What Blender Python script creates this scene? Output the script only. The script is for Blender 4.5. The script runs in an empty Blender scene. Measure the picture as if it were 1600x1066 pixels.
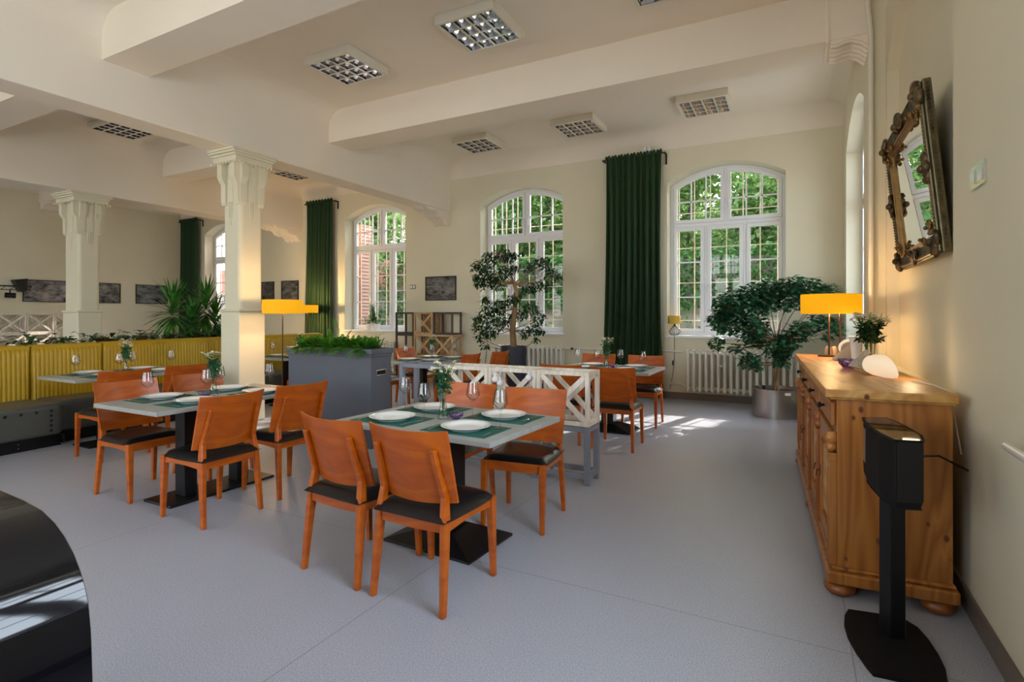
import bpy, math, random
from mathutils import Vector, Matrix
R = random.Random(7)
PI = math.pi
rad = math.radians
S = bpy.context.scene
COL = S.collection

# ------------------------------------------------------------------ camera
cam_d = bpy.data.cameras.new('camera'); cam = bpy.data.objects.new('camera', cam_d); COL.objects.link(cam)
FPX = 844.0
cam_d.sensor_width = 36.0; cam_d.lens = 36.0*FPX/1600.0
cam_d.shift_y = -41.0/1600.0
cam_d.clip_start = 0.05; cam_d.clip_end = 300
cam.location = (0, 0, 1.4)
cam.rotation_euler = (PI/2, 0, math.atan(445/FPX))
S.camera = cam

# ------------------------------------------------------------------ light
w = bpy.data.worlds.new('world'); S.world = w; w.use_nodes = True
wn = w.node_tree.nodes; wl = w.node_tree.links
sky = wn.new('ShaderNodeTexSky'); sky.sky_type = 'NISHITA'; sky.sun_disc = False
sky.sun_elevation = rad(38); sky.sun_rotation = rad(20); sky.air_density = 1.0; sky.dust_density = 3.0
bg = wn['Background']; bg.inputs['Strength'].default_value = 1.5
mixs = wn.new('ShaderNodeMix'); mixs.data_type = 'RGBA'; mixs.inputs[0].default_value = 0.55
mixs.inputs[7].default_value = (2.6, 2.7, 2.8, 1)
wl.new(sky.outputs[0], mixs.inputs[6]); wl.new(mixs.outputs[2], bg.inputs['Color'])

def add_light(name, kind, loc, energy, color=(1, 1, 1), rot=(0, 0, 0), size=1, size_y=None, radius=None, parent=None, aim=None):
    d = bpy.data.lights.new(name, kind); o = bpy.data.objects.new(name, d); COL.objects.link(o)
    d.energy = energy; d.color = color
    if kind == 'AREA':
        d.shape = 'RECTANGLE'; d.size = size; d.size_y = size_y or size
    if kind == 'SUN': d.angle = rad(0.6)
    if radius: d.shadow_soft_size = radius
    o.location = loc; o.rotation_euler = rot
    if aim is not None: o.rotation_euler = (Vector(aim)-Vector(loc)).to_track_quat('-Z', 'Y').to_euler()
    if parent: o.parent = parent
    return o
sun_dir = Vector((-0.26*math.cos(rad(33)), -0.965*math.cos(rad(33)), -math.sin(rad(33))))
sun = add_light('sun', 'SUN', (5, 20, 15), 8.0, (1.0, 0.93, 0.82), aim=Vector((5, 20, 15))+sun_dir)
# area lamps added as daylight fill outside unseen windows behind and beside the camera
add_light('window_daylight', 'AREA', (1.45, 1.05, 2.5), 130, (0.74, 0.87, 1.0), size=1.8, size_y=2.5, aim=(-3, 1.6, 1.0))
for wx in (-2.6, -5.6, -9.0, -12.6):
    add_light('window_daylight', 'AREA', (wx, -3.75, 2.4), (66 if wx > -4 else 106) if wx > -8 else 68, (1.0, 0.94, 0.84) if wx < -4 else (1.0, 0.97, 0.93), size=2.2, size_y=2.6, aim=(wx, 3, 4.2))  # added fill behind the camera, tinted warmer towards the left
S.view_settings.view_transform = 'Standard'; S.view_settings.look = 'None'
S.view_settings.exposure = 0.5; S.view_settings.gamma = 1.0; S.view_settings.use_curve_mapping = False
S.cycles.max_bounces = 9; S.cycles.diffuse_bounces = 5; S.cycles.glossy_bounces = 4
S.cycles.transparent_max_bounces = 16; S.cycles.sample_clamp_indirect = 6.0
S.cycles.caustics_reflective = False; S.cycles.caustics_refractive = False

# ------------------------------------------------------------------ materials
def srgb(r, g, b):
    f = lambda c: (c/255/12.92) if c/255 <= 0.04045 else ((c/255+0.055)/1.055)**2.4
    return (f(r), f(g), f(b), 1)
def new_mat(name):
    m = bpy.data.materials.new(name); m.use_nodes = True
    return m, m.node_tree.nodes, m.node_tree.links, m.node_tree.nodes['Principled BSDF']
def mat(name, col, rough=0.6, metal=0.0, var=0.0, scale=8.0, bump=0.0, bscale=40.0, stretch=(1, 1, 1), coat=0.0, col2=None, detail=4, spec=None):
    m, n, l, p = new_mat(name)
    p.inputs['Base Color'].default_value = col; p.inputs['Roughness'].default_value = rough; p.inputs['Metallic'].default_value = metal
    if coat: p.inputs['Coat Weight'].default_value = coat; p.inputs['Coat Roughness'].default_value = 0.08
    if spec is not None: p.inputs['Specular IOR Level'].default_value = spec
    tc = n.new('ShaderNodeTexCoord'); mp = n.new('ShaderNodeMapping'); mp.inputs['Scale'].default_value = stretch
    l.new(tc.outputs['Object'], mp.inputs[0])
    if var or col2:
        t = n.new('ShaderNodeTexNoise'); t.inputs['Scale'].default_value = scale; t.inputs['Detail'].default_value = detail
        l.new(mp.outputs[0], t.inputs[0])
        mx = n.new('ShaderNodeMix'); mx.data_type = 'RGBA'
        c2 = col2 or tuple(max(0, c*(1-var)) for c in col[:3])+(1,)
        mx.inputs[6].default_value = col; mx.inputs[7].default_value = c2
        rp = n.new('ShaderNodeValToRGB'); rp.color_ramp.elements[0].position = 0.35; rp.color_ramp.elements[1].position = 0.65
        l.new(t.outputs[0], rp.inputs[0]); l.new(rp.outputs[0], mx.inputs[0]); l.new(mx.outputs[2], p.inputs['Base Color'])
    if bump:
        t2 = n.new('ShaderNodeTexNoise'); t2.inputs['Scale'].default_value = bscale; t2.inputs['Detail'].default_value = 3
        l.new(mp.outputs[0], t2.inputs[0])
        b = n.new('ShaderNodeBump'); b.inputs['Strength'].default_value = bump; b.inputs['Distance'].default_value = 0.01
        l.new(t2.outputs[0], b.inputs['Height']); l.new(b.outputs[0], p.inputs['Normal'])
    return m
def wood_mat(name, c1, c2, rough=0.35, scale=3.0, stretch=(1, 1, 8), coat=0.2, knots=False, rings=14.0):
    m, n, l, p = new_mat(name)
    p.inputs['Roughness'].default_value = rough; p.inputs['Coat Weight'].default_value = coat; p.inputs['Coat Roughness'].default_value = 0.2
    tc = n.new('ShaderNodeTexCoord'); mp = n.new('ShaderNodeMapping'); mp.inputs['Scale'].default_value = stretch
    l.new(tc.outputs['Object'], mp.inputs[0])
    t = n.new('ShaderNodeTexNoise'); t.inputs['Scale'].default_value = scale; t.inputs['Detail'].default_value = 2; t.inputs['Distortion'].default_value = 0.6
    l.new(mp.outputs[0], t.inputs[0])
    mu = n.new('ShaderNodeMath'); mu.operation = 'MULTIPLY'; mu.inputs[1].default_value = rings
    fr = n.new('ShaderNodeMath'); fr.operation = 'PINGPONG'; fr.inputs[1].default_value = 1.0
    l.new(t.outputs[0], mu.inputs[0]); l.new(mu.outputs[0], fr.inputs[0])
    mx = n.new('ShaderNodeMix'); mx.data_type = 'RGBA'; mx.inputs[6].default_value = c1; mx.inputs[7].default_value = c2
    l.new(fr.outputs[0], mx.inputs[0])
    out = mx.outputs[2]
    if knots:
        v = n.new('ShaderNodeTexVoronoi'); v.inputs['Scale'].default_value = 8.5
        mp2 = n.new('ShaderNodeMapping'); mp2.inputs['Scale'].default_value = (1.0, 1.0, 0.7); l.new(tc.outputs['Object'], mp2.inputs[0]); l.new(mp2.outputs[0], v.inputs[0])
        r2 = n.new('ShaderNodeValToRGB'); r2.color_ramp.elements[0].position = 0.07; r2.color_ramp.elements[1].position = 0.12
        l.new(v.outputs[0], r2.inputs[0])
        m2 = n.new('ShaderNodeMix'); m2.data_type = 'RGBA'; m2.inputs[6].default_value = srgb(92, 45, 15)
        l.new(r2.outputs[0], m2.inputs[0]); l.new(out, m2.inputs[7]); out = m2.outputs[2]
    l.new(out, p.inputs['Base Color'])
    return m
def emit_mat(name, col, strength, base=None):
    m, n, l, p = new_mat(name)
    p.inputs['Base Color'].default_value = base or col; p.inputs['Emission Color'].default_value = col
    p.inputs['Emission Strength'].default_value = strength; p.inputs['Roughness'].default_value = 0.8
    return m
def leaf_mat(name, c1, c2, rough=0.4, trans=0.35):
    m, n, l, p = new_mat(name)
    oi = n.new('ShaderNodeTexCoord'); t = n.new('ShaderNodeTexNoise'); t.inputs['Scale'].default_value = 9
    l.new(oi.outputs['Object'], t.inputs[0])
    mx = n.new('ShaderNodeMix'); mx.data_type = 'RGBA'; mx.inputs[6].default_value = c1; mx.inputs[7].default_value = c2
    rp = n.new('ShaderNodeValToRGB'); rp.color_ramp.elements[0].position = 0.4; rp.color_ramp.elements[1].position = 0.62
    l.new(t.outputs[0], rp.inputs[0]); l.new(rp.outputs[0], mx.inputs[0]); l.new(mx.outputs[2], p.inputs['Base Color'])
    p.inputs['Roughness'].default_value = rough
    tr = n.new('ShaderNodeBsdfTranslucent'); l.new(mx.outputs[2], tr.inputs[0])
    ms = n.new('ShaderNodeMixShader'); ms.inputs[0].default_value = trans
    l.new(p.outputs[0], ms.inputs[1]); l.new(tr.outputs[0], ms.inputs[2])
    l.new(ms.outputs[0], n['Material Output'].inputs[0])
    return m
def glass_mat(name, tint=(1, 1, 1, 1), ior=1.45, rough=0.0, base=0.0, edge=0.85):
    # thin clear glass: sees straight through, mirrors at grazing angles
    m, n, l, p = new_mat(name); n.remove(p)
    tr = n.new('ShaderNodeBsdfTransparent'); tr.inputs[0].default_value = tint
    gl = n.new('ShaderNodeBsdfGlossy'); gl.inputs['Roughness'].default_value = rough
    lw = n.new('ShaderNodeLayerWeight'); pw = n.new('ShaderNodeMath'); pw.operation = 'POWER'; pw.inputs[1].default_value = 4.0
    l.new(lw.outputs['Facing'], pw.inputs[0])
    ad = n.new('ShaderNodeMath'); ad.operation = 'MULTIPLY_ADD'; ad.inputs[1].default_value = 0.55; ad.inputs[2].default_value = 0.03+base
    l.new(pw.outputs[0], ad.inputs[0])
    em = n.new('ShaderNodeMix'); em.data_type = 'RGBA'; em.inputs[6].default_value = tint; em.inputs[7].default_value = (tint[0]*edge, tint[1]*edge, tint[2]*edge, 1)
    l.new(pw.outputs[0], em.inputs[0]); l.new(em.outputs[2], tr.inputs[0])
    ms = n.new('ShaderNodeMixShader'); l.new(ad.outputs[0], ms.inputs[0]); l.new(tr.outputs[0], ms.inputs[1]); l.new(gl.outputs[0], ms.inputs[2])
    l.new(ms.outputs[0], n['Material Output'].inputs[0])
    return m
def picture_mat(name, seed, lo=0.01, hi=0.35, tint=(1, 0.95, 0.9)):
    m, n, l, p = new_mat(name)
    tc = n.new('ShaderNodeTexCoord'); mp = n.new('ShaderNodeMapping'); mp.inputs['Location'].default_value = (seed*3.1, seed*1.7, seed*2.3); mp.inputs['Scale'].default_value = (1, 1, 2.2)
    l.new(tc.outputs['Object'], mp.inputs[0])
    t = n.new('ShaderNodeTexNoise'); t.inputs['Scale'].default_value = 4.5; t.inputs['Detail'].default_value = 9; t.inputs['Roughness'].default_value = 0.65
    l.new(mp.outputs[0], t.inputs[0])
    rp = n.new('ShaderNodeValToRGB'); e = rp.color_ramp.elements
    e[0].position = 0.36; e[0].color = (lo*tint[0], lo*tint[1], lo*tint[2], 1); e[1].position = 0.66; e[1].color = (hi*tint[0], hi*tint[1], hi*tint[2], 1)
    l.new(t.outputs[0], rp.inputs[0]); l.new(rp.outputs[0], p.inputs['Base Color'])
    p.inputs['Roughness'].default_value = 0.15
    return m
def floor_mat():
    m, n, l, p = new_mat('floor_vinyl')
    tc = n.new('ShaderNodeTexCoord')
    t = n.new('ShaderNodeTexNoise'); t.inputs['Scale'].default_value = 170; t.inputs['Detail'].default_value = 2; l.new(tc.outputs['Object'], t.inputs[0])
    rp = n.new('ShaderNodeValToRGB'); e = rp.color_ramp.elements
    e[0].position = 0.36; e[0].color = srgb(146, 149, 161); e[1].position = 0.66; e[1].color = srgb(180, 183, 193)
    l.new(t.outputs[0], rp.inputs[0])
    t3 = n.new('ShaderNodeTexNoise'); t3.inputs['Scale'].default_value = 1.3; t3.inputs['Detail'].default_value = 3; l.new(tc.outputs['Object'], t3.inputs[0])
    sx = n.new('ShaderNodeSeparateXYZ'); l.new(tc.outputs['Object'], sx.inputs[0])
    def seam(sock, off, per, wd):
        a = n.new('ShaderNodeMath'); a.operation = 'ADD'; a.inputs[1].default_value = off+400
        l.new(sock, a.inputs[0])
        b = n.new('ShaderNodeMath'); b.operation = 'MODULO'; b.inputs[1].default_value = per; l.new(a.outputs[0], b.inputs[0])
        c = n.new('ShaderNodeMath'); c.operation = 'LESS_THAN'; c.inputs[1].default_value = wd; l.new(b.outputs[0], c.inputs[0])
        return c.outputs[0]
    s1 = seam(sx.outputs[0], -0.2, 2.0, 0.004)
    s2 = seam(sx.outputs[1], -2.62, 8.0, 0.004)
    mxm = n.new('ShaderNodeMath'); mxm.operation = 'MAXIMUM'; l.new(s1, mxm.inputs[0]); l.new(s2, mxm.inputs[1])
    mul = n.new('ShaderNodeMath'); mul.operation = 'MULTIPLY'; mul.inputs[1].default_value = 0.55; l.new(mxm.outputs[0], mul.inputs[0])
    mx = n.new('ShaderNodeMix'); mx.data_type = 'RGBA'; mx.inputs[7].default_value = srgb(70, 66, 62)
    l.new(mul.outputs[0], mx.inputs[0]); l.new(rp.outputs[0], mx.inputs[6]); l.new(mx.outputs[2], p.inputs['Base Color'])
    mr = n.new('ShaderNodeMapRange'); mr.inputs[3].default_value = 0.30; mr.inputs[4].default_value = 0.46
    l.new(t3.outputs[0], mr.inputs[0]); l.new(mr.outputs[0], p.inputs['Roughness'])
    p.inputs['Specular IOR Level'].default_value = 0.45
    return m
def brick_mat():
    m, n, l, p = new_mat('red_brick')
    tc = n.new('ShaderNodeTexCoord'); mp = n.new('ShaderNodeMapping'); mp.inputs['Rotation'].default_value = (PI/2, 0, 0)
    l.new(tc.outputs['Object'], mp.inputs[0])
    b = n.new('ShaderNodeTexBrick'); b.inputs['Scale'].default_value = 5.5; b.inputs['Mortar Size'].default_value = 0.012; b.inputs[1].default_value = srgb(168, 104, 86); b.inputs[2].default_value = srgb(148, 88, 72); b.inputs[3].default_value = srgb(176, 160, 148)  # bricks paled to carry outdoor haze in their colour
    l.new(mp.outputs[0], b.inputs[0]); l.new(b.outputs[0], p.inputs['Base Color']); p.inputs['Roughness'].default_value = 0.9
    return m
M = {}
M['plaster'] = mat('cream_plaster', srgb(222, 216, 192), 0.75, var=0.04, scale=1.5, bump=0.08, bscale=30)
M['ceil'] = mat('ceiling_plaster', srgb(238, 229, 214), 0.8, var=0.03, scale=1.0, bump=0.05, bscale=20)
M['floor'] = floor_mat()
M['base'] = mat('baseboard_vinyl', srgb(112, 102, 94), 0.5)
M['white'] = mat('white_upvc', srgb(232, 234, 238), 0.35)
M['whitepaint'] = mat('white_enamel', srgb(225, 222, 210), 0.35)
M['lightbox'] = mat('fixture_enamel', srgb(226, 221, 205), 0.5)
M['louvre'] = mat('polished_aluminium', (0.78, 0.78, 0.8, 1), 0.12, 1.0)
M['steel'] = mat('brushed_steel', (0.50, 0.48, 0.46, 1), 0.28, 1.0, bump=0.1, bscale=60, stretch=(6, 6, 0.2))
M['chrome'] = mat('cutlery_steel', (0.75, 0.73, 0.7, 1), 0.15, 1.0)
M['glass'] = glass_mat('window_glass', (0.97, 0.98, 0.98, 1))
M['wineglass'] = glass_mat('wine_glass', (0.96, 0.96, 0.965, 1), 1.45, base=0.03, edge=0.12)
M['vaseglass'] = glass_mat('vase_glass', (0.95, 0.97, 0.96, 1), 1.45, base=0.03, edge=0.2)
M['purple'] = glass_mat('purple_glass', (0.74, 0.60, 0.90, 1), 1.7, base=0.12)
M['orange'] = wood_mat('stained_beech', srgb(184, 90, 8), srgb(162, 71, 4), 0.36, 2.0, (1.0, 1.0, 4.0), 0.06, rings=8)
M['leather'] = mat('black_leather', srgb(15, 15, 18), 0.34, spec=0.4, bump=0.15, bscale=70)
M['black'] = mat('black_metal', srgb(11, 11, 14), 0.38, 0.0, spec=0.35)
M['blackgloss'] = mat('black_lacquer', srgb(8, 8, 13), 0.05, spec=0.35, bump=0.012, bscale=6)
M['blackmatte'] = mat('black_cloth', srgb(7, 7, 10), 0.7, spec=0.25)
M['tabletop'] = wood_mat('grey_oak_laminate', srgb(160, 162, 158), srgb(149, 151, 147), 0.4, 2.0, (1, 6, 1), 0.1, rings=8)
M['mat'] = mat('green_placemat', srgb(24, 94, 84), 0.7, bump=0.2, bscale=260)
M['china'] = mat('white_china', srgb(236, 235, 232), 0.15, coat=0.5)
M['yellow'] = mat('mustard_leather', srgb(182, 146, 14), 0.42, var=0.12, scale=5, bump=0.05, bscale=60)
M['greyleather'] = mat('grey_leather', srgb(86, 86, 80), 0.38, var=0.1, scale=4, bump=0.08, bscale=60)
M['curtain'] = mat('green_velvet', srgb(34, 64, 33), 0.85, var=0.2, scale=30, stretch=(1, 1, 0.3))
M['planter'] = mat('grey_painted_board', srgb(86, 90, 100), 0.5, var=0.08, scale=6)
M['darkpot'] = mat('slate_planter', srgb(38, 42, 54), 0.45)
M['soil'] = mat('bark_mulch', srgb(92, 52, 34), 0.95, col2=srgb(52, 28, 20), scale=70, bump=1.0, bscale=80)
M['crate_white'] = wood_mat('limewashed_pine', srgb(232, 224, 212), srgb(212, 200, 184), 0.7, 3, (5, 5, 1), 0.0, rings=6)
M['crate_grey'] = wood_mat('grey_stained_pine', srgb(112, 108, 110), srgb(92, 88, 90), 0.7, 3, (5, 5, 1), 0.0, rings=6)
M['crate_dark'] = wood_mat('dark_stained_pine', srgb(84, 74, 72), srgb(64, 56, 56), 0.7, 3, (5, 5, 1), 0.0, rings=6)
M['crate_tan'] = wood_mat('raw_pine', srgb(206, 172, 126), srgb(182, 146, 104), 0.7, 3, (5, 5, 1), 0.0, rings=6)
M['osb'] = mat('chipboard', srgb(176, 148, 108), 0.8, col2=srgb(112, 86, 58), scale=28, detail=6)
M['blue_grey'] = mat('blue_grey_paint', srgb(122, 126, 136), 0.55)
M['pine'] = wood_mat('waxed_pine', srgb(176, 114, 50), srgb(144, 84, 28), 0.4, 1.6, (3.2, 3.2, 0.35), 0.25, knots=True, rings=16)  # tone darkened to carry the shade on the sideboard's end panel
M['pinetop'] = wood_mat('waxed_pine_top', srgb(206, 160, 92), srgb(178, 124, 62), 0.45, 1.6, (3.2, 0.4, 3), 0.05, knots=True, rings=12)
M['pinedark'] = wood_mat('darker_pine', srgb(160, 92, 36), srgb(128, 68, 24), 0.4, 1.6, (3.2, 3.2, 0.4), 0.2, rings=12)
M['shade'] = emit_mat('lit_yellow_shade', (1.0, 0.47, 0.0, 1), 0.47, srgb(205, 130, 4))
M['shade_off'] = mat('yellow_shade_unlit', srgb(214, 176, 70), 0.8)
M['shadein'] = emit_mat('shade_lining', (1.0, 0.85, 0.55, 1), 1.0)
M['glow'] = emit_mat('glowing_diffuser', (1.0, 0.84, 0.62, 1), 0.8)
M['glowsoft'] = emit_mat('soft_glowing_shade', (1.0, 0.76, 0.52, 1), 0.42, srgb(205, 192, 172))
M['stone'] = mat('grey_ceramic', srgb(176, 160, 142), 0.7)
M['bronze'] = mat('bronze_pole', srgb(70, 48, 34), 0.4, 0.7)
M['giltdark'] = mat('antique_gilt', srgb(112, 92, 60), 0.38, 0.55, col2=srgb(52, 42, 30), scale=14, bump=0.5, bscale=60)
M['gilt'] = mat('bright_gilt', srgb(140, 108, 62), 0.4, 0.7, var=0.3, scale=20)
M['giltolive'] = mat('olive_gilt', srgb(112, 104, 76), 0.4, 0.5, var=0.25, scale=16)
M['mirror'] = mat('mirror_silver', (0.93, 0.94, 0.93, 1), 0.0, 1.0)
M['brick'] = brick_mat()
M['concrete'] = mat('old_concrete', srgb(150, 142, 130), 0.9, var=0.35, scale=3)
M['grass'] = mat('lawn', srgb(88, 104, 60), 0.95, var=0.4, scale=6)
M['ivy'] = leaf_mat('ivy_leaf', srgb(90, 140, 66), srgb(52, 98, 50))
M['tree'] = leaf_mat('garden_leaf', srgb(138, 166, 92), srgb(82, 122, 70), 0.6, 0.5)  # paled and desaturated: outdoor haze put into the leaf colour
M['ficus'] = leaf_mat('ficus_leaf', srgb(46, 92, 42), srgb(26, 62, 34), 0.3, 0.2)
M['ficus2'] = leaf_mat('round_ficus_leaf', srgb(72, 124, 84), srgb(36, 84, 54), 0.3, 0.2)
M['fern'] = leaf_mat('fern_leaf', srgb(88, 152, 34), srgb(44, 98, 22), 0.5, 0.4)
M['yucca'] = leaf_mat('yucca_leaf', srgb(84, 150, 58), srgb(30, 84, 34), 0.35, 0.25)
M['pothos'] = leaf_mat('pothos_leaf', srgb(34, 78, 34), srgb(18, 50, 24), 0.35, 0.15)
M['stemgreen'] = leaf_mat('stem_green', srgb(70, 116, 44), srgb(44, 84, 34), 0.5, 0.2)
M['petal'] = mat('white_petals', srgb(238, 234, 218), 0.7)
M['petalyellow'] = mat('flower_centres', srgb(206, 190, 90), 0.8)
M['bark'] = mat('pale_bark', srgb(158, 126, 88), 0.85, var=0.4, scale=14, bump=0.5, bscale=40, stretch=(1, 1, 0.3))
M['treebark'] = mat('tree_bark', srgb(86, 72, 56), 0.9, var=0.4, scale=8)
M['terracotta'] = mat('terracotta', srgb(150, 88, 56), 0.8)
M['bar'] = mat('cream_iron', srgb(232, 214, 188), 0.5)
M['yel_wall'] = mat('red_table', srgb(150, 60, 28), 0.4)
M['switch'] = mat('brown_switch_plate', srgb(132, 104, 96), 0.3)
M['paper'] = mat('white_paper', srgb(235, 235, 238), 0.6)
M['waterglass'] = glass_mat('bulb_glass', (0.9, 0.9, 0.88, 1), 1.7, base=0.15)

# ------------------------------------------------------------------ mesh builder
class MB:
    def __init__(s): s.v = []; s.f = []; s.sm = []
    def add(s, vs, fs, smooth=False):
        b = len(s.v); s.v += [tuple(p) for p in vs]
        for f in fs: s.f.append(tuple(i+b for i in f)); s.sm.append(smooth)
    def box(s, x0, x1, y0, y1, z0, z1):
        s.add([(x0, y0, z0), (x1, y0, z0), (x1, y1, z0), (x0, y1, z0), (x0, y0, z1), (x1, y0, z1), (x1, y1, z1), (x0, y1, z1)],
              [(0, 3, 2, 1), (4, 5, 6, 7), (0, 1, 5, 4), (1, 2, 6, 5), (2, 3, 7, 6), (3, 0, 4, 7)])
        return s
    def bar(s, p0, p1, wd, ht, up=(0, 0, 1), wd1=None, ht1=None):
        p0, p1 = Vector(p0), Vector(p1); d = (p1-p0).normalized(); up = Vector(up)
        side = d.cross(up)
        if side.length < 1e-4: side = d.cross(Vector((0, 1, 0)))
        side.normalize(); u = side.cross(d).normalized()
        wd1 = wd if wd1 is None else wd1; ht1 = ht if ht1 is None else ht1
        vs = []
        for p, a, b in ((p0, wd/2, ht/2), (p1, wd1/2, ht1/2)):
            vs += [p-side*a-u*b, p+side*a-u*b, p+side*a+u*b, p-side*a+u*b]
        s.add(vs, [(0, 3, 2, 1), (4, 5, 6, 7), (0, 1, 5, 4), (1, 2, 6, 5), (2, 3, 7, 6), (3, 0, 4, 7)])
        return s
    def tube(s, pts, rr, n=8, caps=True):
        pts = [Vector(p) for p in pts]
        if not isinstance(rr, (list, tuple)): rr = [rr]*len(pts)
        vs = []; ref = None
        for i, p in enumerate(pts):
            d = (pts[min(i+1, len(pts)-1)]-pts[max(i-1, 0)]).normalized()
            if ref is None:
                ref = d.cross(Vector((0, 0, 1)))
                if ref.length < 0.1: ref = d.cross(Vector((1, 0, 0)))
            a = (ref-d*ref.dot(d)).normalized(); ref = a; b = d.cross(a)
            for k in range(n):
                t = 2*PI*k/n; vs.append(p+(a*math.cos(t)+b*math.sin(t))*rr[i])
        fs = []
        for i in range(len(pts)-1):
            for k in range(n):
                fs.append((i*n+k, i*n+(k+1) % n, (i+1)*n+(k+1) % n, (i+1)*n+k))
        s.add(vs, fs, True)
        if caps: s.add([vs[k] for k in range(n)]+[vs[-n+k] for k in range(n)], [tuple(range(n-1, -1, -1)), tuple(range(n, 2*n))])
        return s
    def lathe(s, prof, c=(0, 0, 0), n=24, sx=1, sy=1, M4=None):
        vs = []
        for r, z in prof:
            for k in range(n):
                t = 2*PI*k/n; p = Vector((r*math.cos(t)*sx, r*math.sin(t)*sy, z))
                if M4 is not None: p = M4 @ p
                vs.append(p+Vector(c))
        fs = []
        for i in range(len(prof)-1):
            for k in range(n): fs.append((i*n+k, i*n+(k+1) % n, (i+1)*n+(k+1) % n, (i+1)*n+k))
        s.add(vs, fs, True); return s
    def ell(s, c, r, n=10, m=7, M3=None):
        prof = []; vs = []; c = Vector(c)
        for i in range(m+1):
            a = -PI/2+PI*i/m
            for k in range(n):
                t = 2*PI*k/n; p = Vector((r[0]*math.cos(a)*math.cos(t), r[1]*math.cos(a)*math.sin(t), r[2]*math.sin(a)))
                if M3 is not None: p = M3 @ p
                vs.append(c+p)
        s.add(vs, [(i*n+k, i*n+(k+1) % n, (i+1)*n+(k+1) % n, (i+1)*n+k) for i in range(m) for k in range(n)], True); return s
    def prism(s, poly, P, w0, w1, smooth=False):
        n = len(poly)
        vs = [P(u, v, w0) for u, v in poly]+[P(u, v, w1) for u, v in poly]
        s.add(vs, [tuple(range(n-1, -1, -1)), tuple(range(n, 2*n))])
        s.add(vs, [(i, (i+1) % n, n+(i+1) % n, n+i) for i in range(n)], smooth); return s
    def ring(s, outer, inset, P, w0, w1):
        inner = inset_poly(outer, inset); n = len(outer)
        vs = []
        for pl in (outer, inner):
            for ww in (w0, w1): vs += [P(u, v, ww) for u, v in pl]
        fs = []
        for i in range(n):
            j = (i+1) % n
            fs += [(i, j, n*2+j, n*2+i), (n+i, n*3+i, n*3+j, n+j), (i, n+i, n+j, j), (n*2+i, n*2+j, n*3+j, n*3+i)]
        s.add(vs, fs); return inner
    def grid(s, nu, nv, fn, smooth=True, close_u=False):
        vs = [fn(i/nu, j/nv) for j in range(nv+1) for i in range(nu+1)]
        s.add(vs, [(j*(nu+1)+i, j*(nu+1)+i+1, (j+1)*(nu+1)+i+1, (j+1)*(nu+1)+i) for j in range(nv) for i in range(nu)], smooth); return s
def inset_poly(poly, d):
    n = len(poly); area = sum(poly[i][0]*poly[(i+1) % n][1]-poly[(i+1) % n][0]*poly[i][1] for i in range(n))
    sg = 1 if area > 0 else -1; out = []
    for i in range(n):
        p0, p1, p2 = Vector(poly[i-1]), Vector(poly[i]), Vector(poly[(i+1) % n])
        a = (p1-p0).normalized(); b = (p2-p1).normalized()
        na = Vector((-a.y, a.x))*sg; nb = Vector((-b.y, b.x))*sg
        bis = (na+nb); k = bis.length
        bis = bis/k if k > 1e-6 else na
        out.append(tuple(p1+bis*(d/max(0.3, bis.dot(na)))))
    return out
def tagp(o, label=None, cat=None, group=None, kind=None):
    if label: o['label'] = label
    if cat: o['category'] = cat
    if group: o['group'] = group
    if kind: o['kind'] = kind
    return o
def obj(name, mb, m, parent=None, bevel=0, solid=0, seg=2, **t):
    me = bpy.data.meshes.new(name); me.from_pydata(mb.v, [], mb.f); me.validate()
    if len(me.polygons) == len(mb.sm): me.polygons.foreach_set('use_smooth', mb.sm)
    me.update()
    me.materials.append(M[m] if isinstance(m, str) else m)
    o = bpy.data.objects.new(name, me); COL.objects.link(o)
    if any(mb.sm):
        try: me.set_sharp_from_angle(angle=rad(50))
        except Exception: pass
    if solid:
        md = o.modifiers.new('solid', 'SOLIDIFY'); md.thickness = solid; md.offset = 0
    if bevel:
        md = o.modifiers.new('bevel', 'BEVEL'); md.width = bevel; md.segments = seg; md.limit_method = 'ANGLE'; md.angle_limit = rad(50)
    if parent: o.parent = parent
    return tagp(o, **t)
def thing(name, label, cat, loc=(0, 0, 0), rz=0, group=None):
    o = bpy.data.objects.new(name, None); COL.objects.link(o); o.empty_display_size = 0.1
    o.location = loc; o.rotation_euler = (0, 0, rz)
    return tagp(o, label, cat, group)
KIDS = {}
def copy_tree(o, parent=None):
    c = o.copy(); COL.objects.link(c)
    if parent: c.parent = parent
    for ch in o.children: copy_tree(ch, c)
    return c
def struct(name, mb, m, parent=None, **k):
    return obj(name, mb, m, parent, kind='structure' if parent is None else None, **k)
IDP = lambda u, v, w_: (u, v, w_)

# ------------------------------------------------------------------ room shell
YF, XL, YB, ZC = 9.26, -15.6, -3.2, 4.5
XR, XR2 = 0.714, 0.60
fl = MB(); fl.box(XL-0.5, 1.3, YB-0.5, YF+0.5, -0.12, 0.0); struct('floor', fl, 'floor')
ce = MB(); ce.box(XL-0.5, 1.3, YB-0.5, YF+0.5, ZC, ZC+0.15)
def cove(mb, P, u0, u1, r=0.32, zc=ZC, n=8):
    # P(u, h, w): along the wall, height, distance out from the wall
    vs = []
    for i in range(n+1):
        a = PI/2*i/n; wv = r*(1-math.cos(a)); hv = zc-r+r*math.sin(a)
        vs += [P(u0, hv, wv), P(u1, hv, wv)]
    mb.add(vs, [(2*i, 2*i+1, 2*i+3, 2*i+2) for i in range(n)], True)
def arch(u0, u1, vs, rise, n=14):
    w_ = u1-u0; rr = w_*w_/(8*rise)+rise/2; uc = (u0+u1)/2; vc = vs+rise-rr; a = math.asin(w_/2/rr)
    return [(uc+rr*math.sin(-a+2*a*i/n), vc+rr*math.cos(-a+2*a*i/n)) for i in range(n+1)]
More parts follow.
